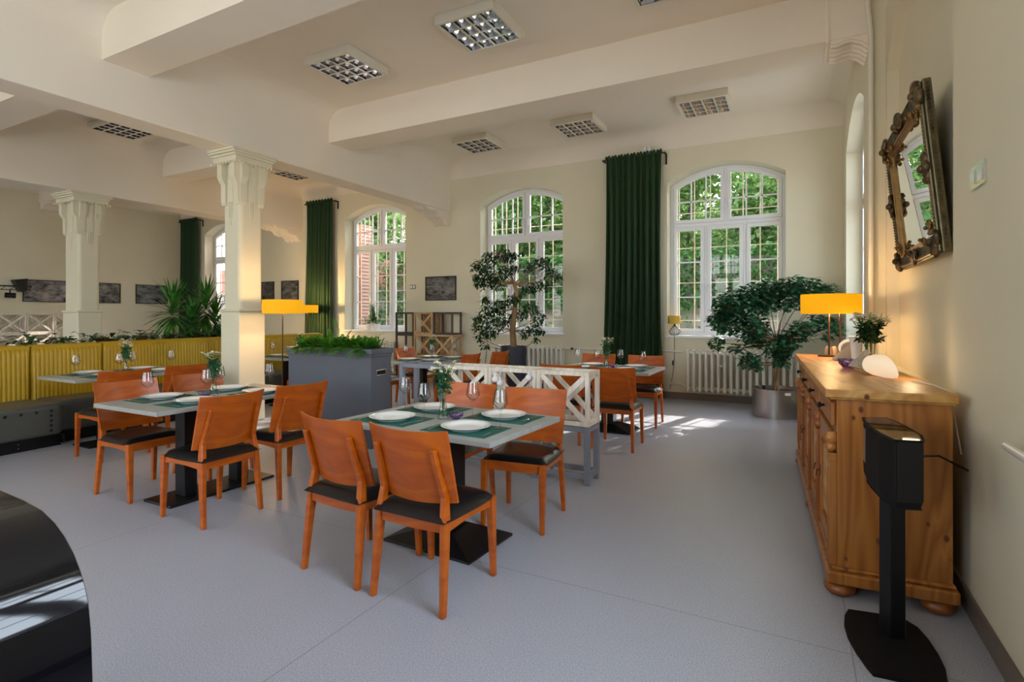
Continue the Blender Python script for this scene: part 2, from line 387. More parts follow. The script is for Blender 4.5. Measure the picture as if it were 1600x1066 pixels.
def wall(mb, P, ua, ub, ops, top=4.7, t=0.45):
    def q(*pts): mb.add([P(*p) for p in pts], [(0, 1, 2, 3)])
    for ww in (0.0, t):
        u = ua
        for o in ops:
            if ww > 0 and o.get('blind'): continue
            q((u, -0.05, ww), (o['u0'], -0.05, ww), (o['u0'], top, ww), (u, top, ww))
            q((o['u0'], -0.05, ww), (o['u1'], -0.05, ww), (o['u1'], o['v0'], ww), (o['u0'], o['v0'], ww))
            ar = arch(o['u0'], o['u1'], o['vs'], o['rise'])
            for i in range(len(ar)-1):
                q((ar[i][0], ar[i][1], ww), (ar[i+1][0], ar[i+1][1], ww), (ar[i+1][0], top, ww), (ar[i][0], top, ww))
            u = o['u1']
        q((u, -0.05, ww), (ub, -0.05, ww), (ub, top, ww), (u, top, ww))
    for o in ops:
        d = o.get('depth', t); ar = arch(o['u0'], o['u1'], o['vs'], o['rise'])
        q((o['u0'], o['v0'], 0), (o['u0'], o['v0'], d), (o['u0'], o['vs'], d), (o['u0'], o['vs'], 0))
        q((o['u1'], o['v0'], 0), (o['u1'], o['v0'], d), (o['u1'], o['vs'], d), (o['u1'], o['vs'], 0))
        q((o['u0'], o['v0'], 0), (o['u1'], o['v0'], 0), (o['u1'], o['v0'], d), (o['u0'], o['v0'], d))
        mb.add([P(a, b, 0) for a, b in ar]+[P(a, b, d) for a, b in ar], [(i, i+1, len(ar)+i+1, len(ar)+i) for i in range(len(ar)-1)], True)
        if o.get('blind'):
            mb.add([P(o['u0'], o['v0'], d), P(o['u1'], o['v0'], d)]+[P(a, b, d) for a, b in reversed(ar)], [tuple(range(len(ar)+2))])
    for a in (ua, ub): q((a, -0.05, 0), (a, -0.05, t), (a, top, t), (a, top, 0))
    q((ua, top, 0), (ub, top, 0), (ub, top, t), (ua, top, t))
PF = lambda u, v, w_: (u, YF+w_, v)
PR = lambda u, v, w_: (XR+w_, u, v)
PR2 = lambda u, v, w_: (XR2+w_, u, v)
PL = lambda u, v, w_: (XL-w_, u, v)
PB = lambda u, v, w_: (u, YB-w_, v)
WIN = [dict(u0=-14.5, u1=-12.72), dict(u0=-9.26, u1=-7.48), dict(u0=-5.60, u1=-3.82), dict(u0=-1.93, u1=-0.15)]
for o in WIN: o.update(v0=1.05, vs=3.61, rise=0.26)
mb = MB(); wall(mb, PF, XL-0.4, XR2, WIN); struct('wall_far', mb, 'plaster')
WR = dict(u0=6.50, u1=8.72, v0=1.05, vs=3.61, rise=0.30)
WR0 = dict(u0=0.15, u1=2.0, v0=1.05, vs=3.61, rise=0.30)
NI = dict(u0=3.53, u1=5.85, v0=0.945, vs=3.58, rise=0.42, depth=0.09, blind=True)
mb = MB(); wall(mb, PR, YB-0.4, 5.95, [WR0, NI]); wall(mb, PR2, 5.95, YF+0.45, [WR])
mb.box(XR2, XR+0.3, 5.93, 5.96, -0.05, 4.7)
struct('wall_right', mb, 'plaster')
mb = MB(); wall(mb, PL, YB-0.4, YF+0.4, []); struct('wall_left', mb, 'plaster')
WB = [dict(u0=c-0.95, u1=c+0.95, v0=1.05, vs=3.61, rise=0.28) for c in (-12.6, -9.0, -5.6, -2.6)]
mb = MB(); wall(mb, PB, XL-0.4, XR+0.4, WB); struct('wall_back', mb, 'plaster')

BA0, BA1, BB0, BB1 = -6.70, -6.31, -11.20, -10.65     # the two long beams on columns
cove(ce, lambda u, h, o_: (u, YF-o_, h), XL, XR2)
cove(ce, lambda u, h, o_: (XR-o_, u, h), YB, YF)
for xs, sg in ((BA1, 1), (BA0, -1), (BB1, 1), (BB0, -1), (XL, 1)):
    cove(ce, lambda u, h, o_, xs=xs, sg=sg: (xs+sg*o_, u, h), YB, YF, 0.28)
struct('ceiling', ce, 'ceil')
ti = 0
def trim(mb, m='ceil', **k):
    global ti; ti += 1
    return struct('trim_%d' % ti, mb, m, **k)
for a, b, zb in ((BA0, BA1, 3.52), (BB0, BB1, 3.47)):
    mb = MB(); mb.box(a, b, YB, YF, zb, ZC)
    # scrolled bracket where the beam meets the far wall
    prof = [(YF, zb+0.01), (YF-0.78, zb+0.01), (YF-0.74, zb-0.03), (YF-0.62, zb-0.05), (YF-0.54, zb-0.03), (YF-0.46, zb-0.06), (YF-0.40, zb-0.12), (YF-0.30, zb-0.15), (YF-0.20, zb-0.14), (YF-0.12, zb-0.18), (YF-0.08, zb-0.25), (YF, zb-0.27)]
    mb.prism(prof, lambda u, v, w_: (w_, u, v), a+0.02, b-0.02)
    for k in range(4):
        xx = a+0.05+k*(b-a-0.1)/3
        mb.tube([(xx, u, v-0.005) for u, v in prof[1:]], 0.022, 6)
    trim(mb, bevel=0.012)
for y0, y1 in ((-1.05, -0.6), (2.94, 3.40), (5.98, 6.45)):
    mb = MB()
    mb.box(BA1, XR, y0, y1, 4.02, ZC)
    prof = [(XR, 4.03), (0.29, 4.03), (0.27, 4.02), (0.29, 3.985), (0.34, 3.975), (0.40, 4.0), (0.46, 4.0), (0.54, 3.96), (0.60, 3.90), (XR, 3.88)]
    mb.prism(prof, lambda u, v, w_: (u, w_, v), y0+0.01, y1-0.01)
    for k in range(5):
        yy = y0+0.04+k*(y1-y0-0.08)/4
        mb.tube([(u, yy, v-0.003) for u, v in prof[3:-1]], 0.018, 6)
    mb.box(0.245, 0.275, y0-0.012, y1+0.012, 4.0, ZC)
    trim(mb)
    mb = MB(); mb.box(BB1, BA0, y0, y1, 4.02, ZC); trim(mb)
    mb = MB(); mb.box(XL, BB0, y0, y1, 4.02, ZC)
    prof = [(XL, 4.03), (XL+0.5, 4.03), (XL+0.42, 3.97), (XL+0.2, 3.95), (XL+0.12, 3.86), (XL, 3.84)]
    mb.prism(prof, lambda u, v, w_: (u, w_, v), y0+0.03, y1-0.03); trim(mb)
# baseboards: the floor vinyl turned up the walls
mb = MB(); mb.box(XL, XR2, YF-0.012, YF, 0, 0.11); struct('baseboard_far', mb, 'base', bevel=0.004)
mb = MB(); mb.box(XR-0.012, XR, YB, 5.95, 0, 0.11); mb.box(XR2-0.012, XR2, 5.95, YF-0.012, 0, 0.11); mb.box(XR2-0.012, XR, 5.938, 5.95, 0, 0.11); struct('baseboard_right', mb, 'base', bevel=0.004)
mb = MB(); mb.box(XL, XL+0.012, YB, YF-0.012, 0, 0.11); struct('baseboard_left', mb, 'base', bevel=0.004)

# ------------------------------------------------------------------ windows
def bar2(mb, P, a, b, wd, w0, w1):
    a = Vector(a); b = Vector(b); d = (b-a).normalized(); nn = Vector((-d.y, d.x))*wd/2
    mb.prism([tuple(a-nn), tuple(b-nn), tuple(b+nn), tuple(a+nn)], P, w0, w1)
def arch_h(o, u, d=0.0):
    w_ = o['u1']-o['u0']; rr = w_*w_/(8*o['rise'])+o['rise']/2; uc = (o['u0']+o['u1'])/2; vc = o['vs']+o['rise']-rr
    return vc+math.sqrt(max(0, (rr-d)**2-(u-uc)**2))
def arch_out(o, ua, ub, v0, d, n=8):
    pts = [(ua, v0), (ub, v0)]
    for i in range(n+1):
        u = ub+(ua-ub)*i/n; pts.append((u, arch_h(o, u, d)))
    return pts
def make_window(idx, o, P, w=0.28, grille=True, label_g=None):
    fr = MB(); u0, u1, v0 = o['u0'], o['u1'], o['v0']
    outl = arch_out(o, u0+0.002, u1-0.002, v0, 0.002, 14)
    inn = fr.ring(outl, 0.05, P, w, w+0.07)
    tz = 2.92; m1 = u0+(u1-u0)*0.325; m2 = u0+(u1-u0)*0.665; um = (u0+u1)/2
    bar2(fr, P, (u0+0.04, tz), (u1-0.04, tz), 0.06, w, w+0.07)
    for mu in (m1, m2): bar2(fr, P, (mu, v0+0.04), (mu, tz), 0.045, w+0.005, w+0.07)
    bar2(fr, P, (um, tz), (um, arch_h(o, um, 0.03)), 0.045, w+0.005, w+0.07)
    win = struct('window_%d' % idx, fr, 'white', bevel=0.004)
    obj('window_sill', MB().box(*sbox(P, u0-0.03, u1+0.03, v0-0.035, v0+0.004, -0.035, w+0.01)), 'white', win, bevel=0.006)
    e = 0.055
    lows = [(u0+e, m1-0.025), (m1+0.025, m2-0.025), (m2+0.025, u1-e)]
    for a, b in lows:
        s_ = MB(); ol = [(a, v0+e), (b, v0+e), (b, tz-0.035), (a, tz-0.035)]
        s_.ring(ol, 0.058, P, w-0.018, w+0.045)
        for k in (1, 2):
            vv = v0+e+(tz-0.035-v0-e)*k/3
            bar2(s_, P, (a+0.05, vv), (b-0.05, vv), 0.022, w-0.006, w+0.03)
        sash = obj('sash', s_, 'white', win, bevel=0.004)
        gq = MB(); gq.add([P(a+0.055, v0+e+0.055, w+0.015), P(b-0.055, v0+e+0.055, w+0.015), P(b-0.055, tz-0.09, w+0.015), P(a+0.055, tz-0.09, w+0.015)], [(0, 1, 2, 3)])
        obj('pane', gq, 'glass', sash)
        hx = b-0.03 if a < um-0.4 else a+0.03
        h_ = MB(); h_.box(*sbox(P, hx-0.012, hx+0.012, 1.86, 1.93, w-0.035, w-0.018)); h_.box(*sbox(P, hx-0.009, hx+0.009, 1.78, 1.91, w-0.06, w-0.04))
        h_.box(*sbox(P, hx-0.009, hx+0.009, 1.885, 1.91, w-0.06, w-0.018))
        obj('window_handle', h_, 'white', sash, bevel=0.004)
    for a, b in ((u0+e, um-0.025), (um+0.025, u1-e)):
        s_ = MB(); ol = arch_out(o, a, b, tz+0.035, 0.055); s_.ring(ol, 0.058, P, w-0.018, w+0.045)
        for k in (1, 2):
            uu = a+0.05+(b-a-0.1)*k/3; bar2(s_, P, (uu, tz+0.08), (uu, arch_h(o, uu, 0.1)), 0.022, w-0.006, w+0.03)
        bar2(s_, P, (a+0.05, tz+0.40), (b-0.05, tz+0.40), 0.022, w-0.006, w+0.03)
        sash = obj('sash', s_, 'white', win, bevel=0.004)
        gq = MB(); ol = arch_out(o, a+0.055, b-0.055, tz+0.09, 0.11); gq.add([P(x, y, w+0.015) for x, y in ol], [tuple(range(len(ol)))])
        obj('pane', gq, 'glass', sash)
        hx = b-0.03 if a < um-0.4 else a+0.03
        h_ = MB(); h_.box(*sbox(P, hx-0.012, hx+0.012, 3.24, 3.31, w-0.035, w-0.018)); h_.box(*sbox(P, hx-0.009, hx+0.009, 3.16, 3.29, w-0.06, w-0.035))
        obj('window_handle', h_, 'white', sash, bevel=0.004)
    if grille:
        g = MB(); nb = 7
        for k in range(nb):
            uu = u0+0.12+(u1-u0-0.24)*k/(nb-1)
            g.bar(P(uu, v0-0.0, w+0.13), P(uu, arch_h(o, uu, 0.01), w+0.13), 0.016, 0.016)
        for vv in (1.30, 1.95, 2.55, 3.15):
            g.bar(P(u0, vv, w+0.145), P(u1, vv, w+0.145), 0.03, 0.012)
        obj('window_grille', g, 'bar', label=label_g, cat='window bars')
    return win
def sbox(P, u0, u1, v0, v1, w0, w1):
    a = P(u0, v0, w0); b = P(u1, v1, w1)
    return (min(a[0], b[0]), max(a[0], b[0]), min(a[1], b[1]), max(a[1], b[1]), min(a[2], b[2]), max(a[2], b[2]))
make_window(1, WIN[0], PF, label_g='cream iron bars outside the window beside the leftmost green curtain')
make_window(2, WIN[1], PF, label_g='cream iron bars outside the window with two potted plants on its sill')
make_window(3, WIN[2], PF, label_g='cream iron bars outside the window behind the tall ficus in the dark pot')
make_window(4, WIN[3], PF, label_g='cream iron bars outside the large window right of the tallest green curtain')
make_window(5, WR, PR2, w=0.20, label_g='cream iron bars outside the narrow-looking window in the right wall')
make_window(6, WR0, PR, w=0.28, grille=False)
for k, o in enumerate(WB): make_window(7+k, o, PB, grille=False)

# ------------------------------------------------------------------ outside
g = MB(); g.box(-60, 40, YF+0.5, 60, -0.9, -0.6); obj('lawn', g, 'grass', label='green garden ground outside the windows', cat='lawn', kind='stuff')
g = MB(); g.box(-13.5, -10.0, 10.6, 11.0, -0.6, 3.75); obj('brick_building', g, 'brick', label='red brick wing of the building seen through the windows at left', cat='building')
g = MB(); g.box(-40, -8.3, 15.0, 15.4, -0.6, 3.35); gw = obj('garden_wall', g, 'brick', label='red brick garden wall beyond the windows at left', cat='wall')
obj('wall_plinth', MB().box(-40, -8.3, 14.86, 15.0, -0.6, 2.35), 'concrete', gw, label='grey concrete plinth')
g = MB(); g.box(-8.3, 20, 15.0, 15.4, -0.6, 2.9); gw2 = obj('garden_wall', g, 'concrete', label='weathered concrete garden wall overgrown with ivy behind the right windows', cat='wall')
def leaves(mb, fn, n, size, rnd, droop=0.3, long_=1.0, fold=0.25):
    for _ in range(n):
        p = Vector(fn(rnd)); sz = size*rnd.uniform(0.7, 1.25)
        d = Vector((rnd.gauss(0, 1), rnd.gauss(0, 1), rnd.gauss(0, 0.6)-droop)).normalized()
        up = Vector((rnd.gauss(0, 0.5), rnd.gauss(0, 0.5), 1)); sd = d.cross(up).normalized(); nn = sd.cross(d)
        a = p; c = p+d*sz*long_; m_ = p+d*sz*long_*0.5
        mb.add([a, m_+sd*sz*0.26+nn*sz*fold*0.3, c, m_-sd*sz*0.26+nn*sz*fold*0.3, m_], [(0, 1, 4), (1, 2, 4), (0, 4, 3), (4, 2, 3)])
def ball(c, r, flat=1.0, hollow=0.5):
    def f(rn):
        while True:
            v = Vector((rn.uniform(-1, 1), rn.uniform(-1, 1), rn.uniform(-1, 1)))
            if hollow < v.length < 1: break
        return (c[0]+v.x*r, c[1]+v.y*r, c[2]+v.z*r*flat)
    return f
iv = MB(); rn = random.Random(3)
leaves(iv, lambda r: (r.uniform(-8.8, 8), 14.9-r.random()*0.25, r.uniform(1.6, 3.2)), 9000, 0.17, rn, 0.5)
leaves(iv, lambda r: (r.uniform(-8.8, 8), 14.92-r.random()*0.1, r.uniform(0.2, 1.7)), 1500, 0.13, rn, 0.5)
leaves(iv, lambda r: (r.gauss(-12.2, 0.8), 14.8-r.random()*0.15, r.uniform(0.8, 3.4)), 1400, 0.17, rn, 0.5)
obj('ivy', iv, 'ivy', gw2, label='ivy covering the concrete garden wall', kind='stuff')
trees = [(-20, 18.5, 3.4, 'far left'), (-15.5, 17.5, 3.2, 'second from the left'), (-10.8, 18.2, 3.4, 'beyond the window with potted plants'), (-7.0, 17.3, 3.0, 'beyond the tall ficus window'), (-3.2, 18.0, 3.3, 'left of the right window view'), (0.6, 17.2, 3.1, 'in the middle of the right window view'), (4.6, 18.4, 3.6, 'at the right of the garden'), (3.7, 12.4, 1.1, 'outside the window in the right wall')]  # last tree is unseen, placed to block sun at the right-wall window
trees += [(-17, 25, 4.5, 'in the back row at far left'), (-10.5, 24.5, 4.5, 'in the back row, second from the left'), (-5, 25, 4.5, 'in the back row behind the tall ficus window'), (0, 24.5, 4.5, 'in the back row behind the right window'), (5, 25, 4.5, 'in the back row at far right')]
for i, (tx, ty, tr_, lb) in enumerate(trees):
    rn = random.Random(50+i)
    t = thing('garden_tree', 'bright green garden tree %s' % lb if 'garden' not in lb else 'bright green tree standing %s' % lb, 'tree', (tx, ty, -0.6), group=None)
    tb = MB(); tb.tube([(0, 0, 0), (0.1, 0, 1.6), (-0.1, 0.1, 3.4), (0.2, 0, 5.5)], [0.22, 0.18, 0.14, 0.07], 8)
    for k in range(4): a = rn.uniform(0, 6.28); tb.tube([(0, 0, 2.2+k*0.6), (math.cos(a)*1.2, math.sin(a)*1.0, 3.6+k*0.7)], [0.08, 0.03], 6)
    obj('trunk', tb, 'treebark', t)
    lv = MB()
    for k in range(14 if i in (5, 6) else 12):
        cz = 2.9+rn.random()*5.6
        if i == 5: cz = 2.9+rn.random()*3.0 if k < 9 else 10.2  # crown split: high clusters block sun, the gap is shaped to pass a patch
        if i == 6: cz = 2.9+rn.random()*3.5 if k < 9 else 11.2  # same shaped sun gap, higher for the tree farther back
        if i == 2: cz = 2.9+rn.random()*4.6  # crown kept lower so sun reaches the left wall
        c = (rn.uniform(-1, 1)*tr_*0.65, rn.uniform(-1, 1)*tr_*0.35, cz)
        leaves(lv, ball(c, rn.uniform(1.3, 2.0)*(1.3 if i > 7 else 0.8 if i == 7 else 1), 0.8, 0.2), 900, 0.27 if i < 8 else 0.42, rn, 0.3)
    obj('foliage', lv, 'tree', t)

# ------------------------------------------------------------------ columns
def column(loc, label, hx=0.17, hy=0.17, top=3.52):
    t = thing('column', label, 'column', loc)
    sh = MB(); sh.box(-hx, hx, -hy, hy, 0, top); obj('shaft', sh, 'plaster', t, bevel=0.055, seg=5)
    b = MB(); b.box(-hx-0.02, hx+0.02, -hy-0.02, hy+0.02, 0, 1.44); b.box(-hx-0.035, hx+0.035, -hy-0.035, hy+0.035, 1.44, 1.475); obj('base_casing', b, 'plaster', t, bevel=0.04, seg=4)
    c = MB()
    for k, (e, z0, z1) in enumerate(((0.16, top-0.03, top), (0.145, top-0.06, top-0.03), (0.12, top-0.09, top-0.06), (0.10, top-0.16, top-0.09))):
        c.box(-hx-e*0.62, hx+e*0.62, -hy-e, hy+e, z0, z1)
    for k in range(11):
        u = -hy-0.12+k*(2*hy+0.24)/10
        for s_ in (-1, 1): c.box(s_*(hx+0.08)-0.012, s_*(hx+0.08)+0.012, u-0.01, u+0.01, top-0.19, top-0.16)
    for k in range(9):
        u = -hx-0.06+k*(2*hx+0.12)/8
        for s_ in (-1, 1): c.box(u-0.01, u+0.01, s_*(hy+0.11)-0.012, s_*(hy+0.11)+0.012, top-0.19, top-0.16)
    obj('capital', c, 'plaster', t, bevel=0.008)
    for sx in (-1, 1):
        for sy in (-1, 1):
            o_ = MB()
            prof = [(0, top-0.16), (0.10, top-0.16), (0.10, top-0.34), (0.085, top-0.38), (0.05, top-0.43), (0.045, top-0.66), (0.03, top-0.70), (0, top-0.70)]
            o_.prism(prof, lambda u, v, w_: (sx*(hx-0.09+w_), sy*(hy-0.02+u), v), 0, 0.09)
            o_.prism(prof, lambda u, v, w_: (sx*(hx-0.02+u*0.7), sy*(hy-0.09+w_), v), 0, 0.09)
            obj('capital_scroll', o_, 'plaster', t, bevel=0.012)
    d = MB()
    for s_ in (-1, 1):
        for k, zz in enumerate((0.86, 0.96, 0.86)):
            d.box(s_*hx-0.014, s_*hx+0.014, (k-1)*0.028-0.008, (k-1)*0.028+0.008, top-zz, top-0.2)
            d.box((k-1)*0.028-0.008, (k-1)*0.028+0.008, s_*hy-0.014, s_*hy+0.014, top-zz, top-0.2)
        d.box(s_*hx-0.012, s_*hx+0.012, -0.055, 0.055, top-0.66, top-0.2); d.box(-0.055, 0.055, s_*hy-0.012, s_*hy+0.012, top-0.66, top-0.2)
    obj('tassel_relief', d, 'plaster', t, bevel=0.006)
    return t
column((-6.49, 4.67, 0), 'cream column with scrolled capital beside the nearer yellow lamp')
column((-10.93, 4.80, 0), 'cream column with scrolled capital behind the yellow bench', 0.24, 0.16, 3.47)

# ------------------------------------------------------------------ ceiling lights
def ceiling_light():
    t = thing('ceiling_light', '', 'ceiling light')
    h = 0.35
    b = MB(); b.ring([(-h, -h), (h, -h), (h, h), (-h, h)], 0.035, IDP, -0.10, 0.0); b.box(-h+0.02, h-0.02, -h+0.02, h-0.02, -0.02, 0.0)
    obj('housing', b, 'lightbox', t, bevel=0.003)
    l_ = MB(); i_ = h-0.035
    for k in range(5):
        u = -i_+2*i_*k/4
        for ax in (0, 1):
            P = (lambda a, b_, c_: (a, b_, c_)) if ax == 0 else (lambda a, b_, c_: (b_, a, c_))
            l_.add([P(u-0.014, -i_, -0.096), P(u+0.014, -i_, -0.096), P(u+0.014, i_, -0.096), P(u-0.014, i_, -0.096), P(u-0.003, -i_, -0.045), P(u+0.003, -i_, -0.045), P(u+0.003, i_, -0.045), P(u-0.003, i_, -0.045)],
                   [(0, 1, 2, 3), (4, 5, 6, 7), (0, 3, 7, 4), (1, 2, 6, 5), (0, 1, 5, 4), (3, 2, 6, 7)])
    obj('louvre', l_, 'louvre', t)
    r_ = MB()
    for k in range(4):
        u = -i_+2*i_*(k+0.5)/4
        r_.grid(6, 1, lambda a, b_, u=u: (u+(a-0.5)*2*i_/4, -i_+2*i_*b_, -0.03-0.035*abs(a-0.5)**2*4), True)
    obj('reflector', r_, 'louvre', t)
    return t
CL = [((-2.97, 4.92), 'largest louvred square ceiling light, near the top edge of the picture'), ((-4.88, 4.92), 'louvred square ceiling light left of the largest one'),
      ((-1.18, 8.22), 'louvred square ceiling light nearest the large right window'), ((-3.11, 8.23), 'louvred square ceiling light above and left of the tallest curtain'),
      ((-5.0, 8.24), 'louvred square ceiling light in front of the middle window'), ((-1.03, 4.92), 'louvred square ceiling light cut off by the top edge'),
      ((-9.75, 4.85), 'louvred square ceiling light in the left bay before the long beam'), ((-9.55, 8.1), 'small-looking louvred ceiling light just right of the near column capital')]
cl0 = ceiling_light()
for i, ((x, y), lb) in enumerate(CL):
    o = cl0 if i == 0 else copy_tree(cl0)
    o.location = (x, y, ZC-0.001); o['label'] = lb; o['group'] = 'louvred ceiling lights'

# ------------------------------------------------------------------ curtains
def curtain(x0, x1, ztop, label, zb=0.02, flare=0.06, ylean=0.0):
    y = YF-0.13
    t = thing('curtain', label, 'curtain', ((x0+x1)/2, y, 0)); w_ = (x1-x0)
    c = MB(); nu, nv = 90, 26; rn = random.Random(int(x0*10)); ph = [rn.uniform(0, 6.28) for _ in range(4)]; nf = 9
    def f(a, b):
        z = zb+(ztop-zb)*b; k = 1-b
        spread = 1+flare*(k**1.5)*2-0.05*math.sin(PI*b)
        x = (a-0.5)*w_*spread
        amp = 0.028+0.030*min(1, k*1.6)
        yy = amp*math.sin(2*PI*nf*a+0.6*math.sin(3*k+ph[0]))+0.016*math.sin(2*PI*3*a+ph[1]+k*1.2)-0.03*k*k
        if b > 0.975: yy *= 0.55
        return (x+0.015*math.sin(2*PI*nf*a*2+ph[2])*k, yy, z)
    c.grid(nu, nv, f); obj('fabric', c, 'curtain', t, solid=0.006)
    h = MB()
    for k in range(18):
        u = (k/17-0.5)*w_*0.99; h.ell((u, 0.012*(-1)**k-0.01, ztop-0.005), (w_/36, 0.03, 0.045), 8, 5)
    obj('pleated_header', h, 'curtain', t)
    r_ = MB(); r_.tube([(-w_/2-0.06, 0, ztop-0.03), (w_/2+0.06, 0, ztop-0.03)], 0.011, 8)
    r_.box(w_/2+0.045, w_/2+0.07, -0.01, 0.13, ztop-0.045, ztop-0.02); r_.box(w_/2+0.045, w_/2+0.07, 0.11, 0.13, ztop-0.2, ztop-0.02)
    r_.box(-w_/2-0.07, -w_/2-0.045, -0.01, 0.13, ztop-0.045, ztop-0.02)
    obj('curtain_rod', r_, 'black', t, label='black rod')
    g_ = MB(); g_.box(w_*0.20, w_*0.24, -0.02, 0.02, ztop+0.03, ztop+0.11); g_.box(w_*0.27, w_*0.31, -0.02, 0.02, ztop+0.03, ztop+0.11)
    obj('rail_clip', g_, 'white', t, label='white clips')
curtain(-2.95, -2.00, 4.13, 'tallest dark green curtain, hanging left of the large right window')
curtain(-10.36, -9.52, 4.07, 'dark green curtain lit yellow by the lamp beside it')
curtain(-15.42, -14.62, 4.05, 'leftmost dark green curtain, behind the spiky plant')

# ------------------------------------------------------------------ radiators and pipes
def radiator(x0, n, label, depth=0.14, y=YF-0.19, z0=0.18, z1=0.82, pitch=0.092):
    t = thing('radiator', label, 'radiator', (x0, y, 0))
    for k in range(n):
        m_ = MB(); x = k*pitch
        for yy in (-0.045, 0.045):
            m_.tube([(x, yy, z0+0.03), (x, yy, z1-0.03)], 0.024, 8)
        m_.tube([(x, -0.05, z1-0.03), (x, 0.05, z1-0.03)], 0.03, 8); m_.tube([(x, -0.05, z0+0.03), (x, 0.05, z0+0.03)], 0.03, 8)
        m_.ell((x, -0.045, z0+0.01), (0.024, 0.024, 0.035), 8, 5); m_.ell((x, -0.045, z1-0.0), (0.026, 0.03, 0.022), 8, 5)
        obj('radiator_rib', m_, 'whitepaint', t)
    m_ = MB(); m_.tube([(-0.02, 0, z1-0.04), ((n-1)*pitch+0.02, 0, z1-0.04)], 0.026, 8); m_.tube([(-0.02, 0, z0+0.04), ((n-1)*pitch+0.02, 0, z0+0.04)], 0.026, 8)
    for k in (1, n-2): m_.box(k*pitch-0.01, k*pitch+0.01, 0.04, 0.18, z1-0.1, z1-0.08)
    obj('connector', m_, 'whitepaint', t)
    if n > 14:
        m_ = MB(); m_.box(5.2*pitch, 5.7*pitch, -0.08, -0.05, 0.58, 0.61); obj('heat_meter', m_, 'white', t)
radiator(-1.55, 18, 'long white cast-iron radiator below the large right window')
radiator(-5.14, 16, 'white cast-iron radiator behind the dark ficus pot')
radiator(-9.10, 17, 'white radiator under the window with potted plants')
def pipe(name, pts, r, label, m='whitepaint', cat='pipe', valve=None):
    mb = MB(); mb.tube(pts, r, 8); o = obj(name, mb, m, label=label, cat=cat)
    if valve:
        v = MB(); v.tube([valve, (valve[0], valve[1]-0.05, valve[2])], 0.022, 8); obj('valve', v, 'bronze', o, label='brown valve')
pipe('heating_pipe', [(-3.72, YF-0.19, 0.79), (-3.62, YF-0.10, 0.79), (-2.9, YF-0.05, 0.79), (-1.85, YF-0.05, 0.79), (-1.66, YF-0.19, 0.79)], 0.014, 'white heating pipe running behind the tallest curtain at radiator height', valve=(-3.58, YF-0.12, 0.79))
pipe('heating_pipe', [(-3.4, YF-0.04, 0.15), (-1.95, YF-0.04, 0.16), (-1.88, YF-0.06, 0.26), (-1.70, YF-0.12, 0.27), (-1.58, YF-0.19, 0.23)], 0.013, 'white heating pipe entering the right radiator near the floor')
pipe('heating_pipe', [(0.60, 5.90, 0.0), (0.60, 5.90, 3.95), (0.57, 5.86, 4.2), (0.57, 5.86, 4.42)], 0.022, 'cream vertical pipe against the pilaster left of the ornate mirror')
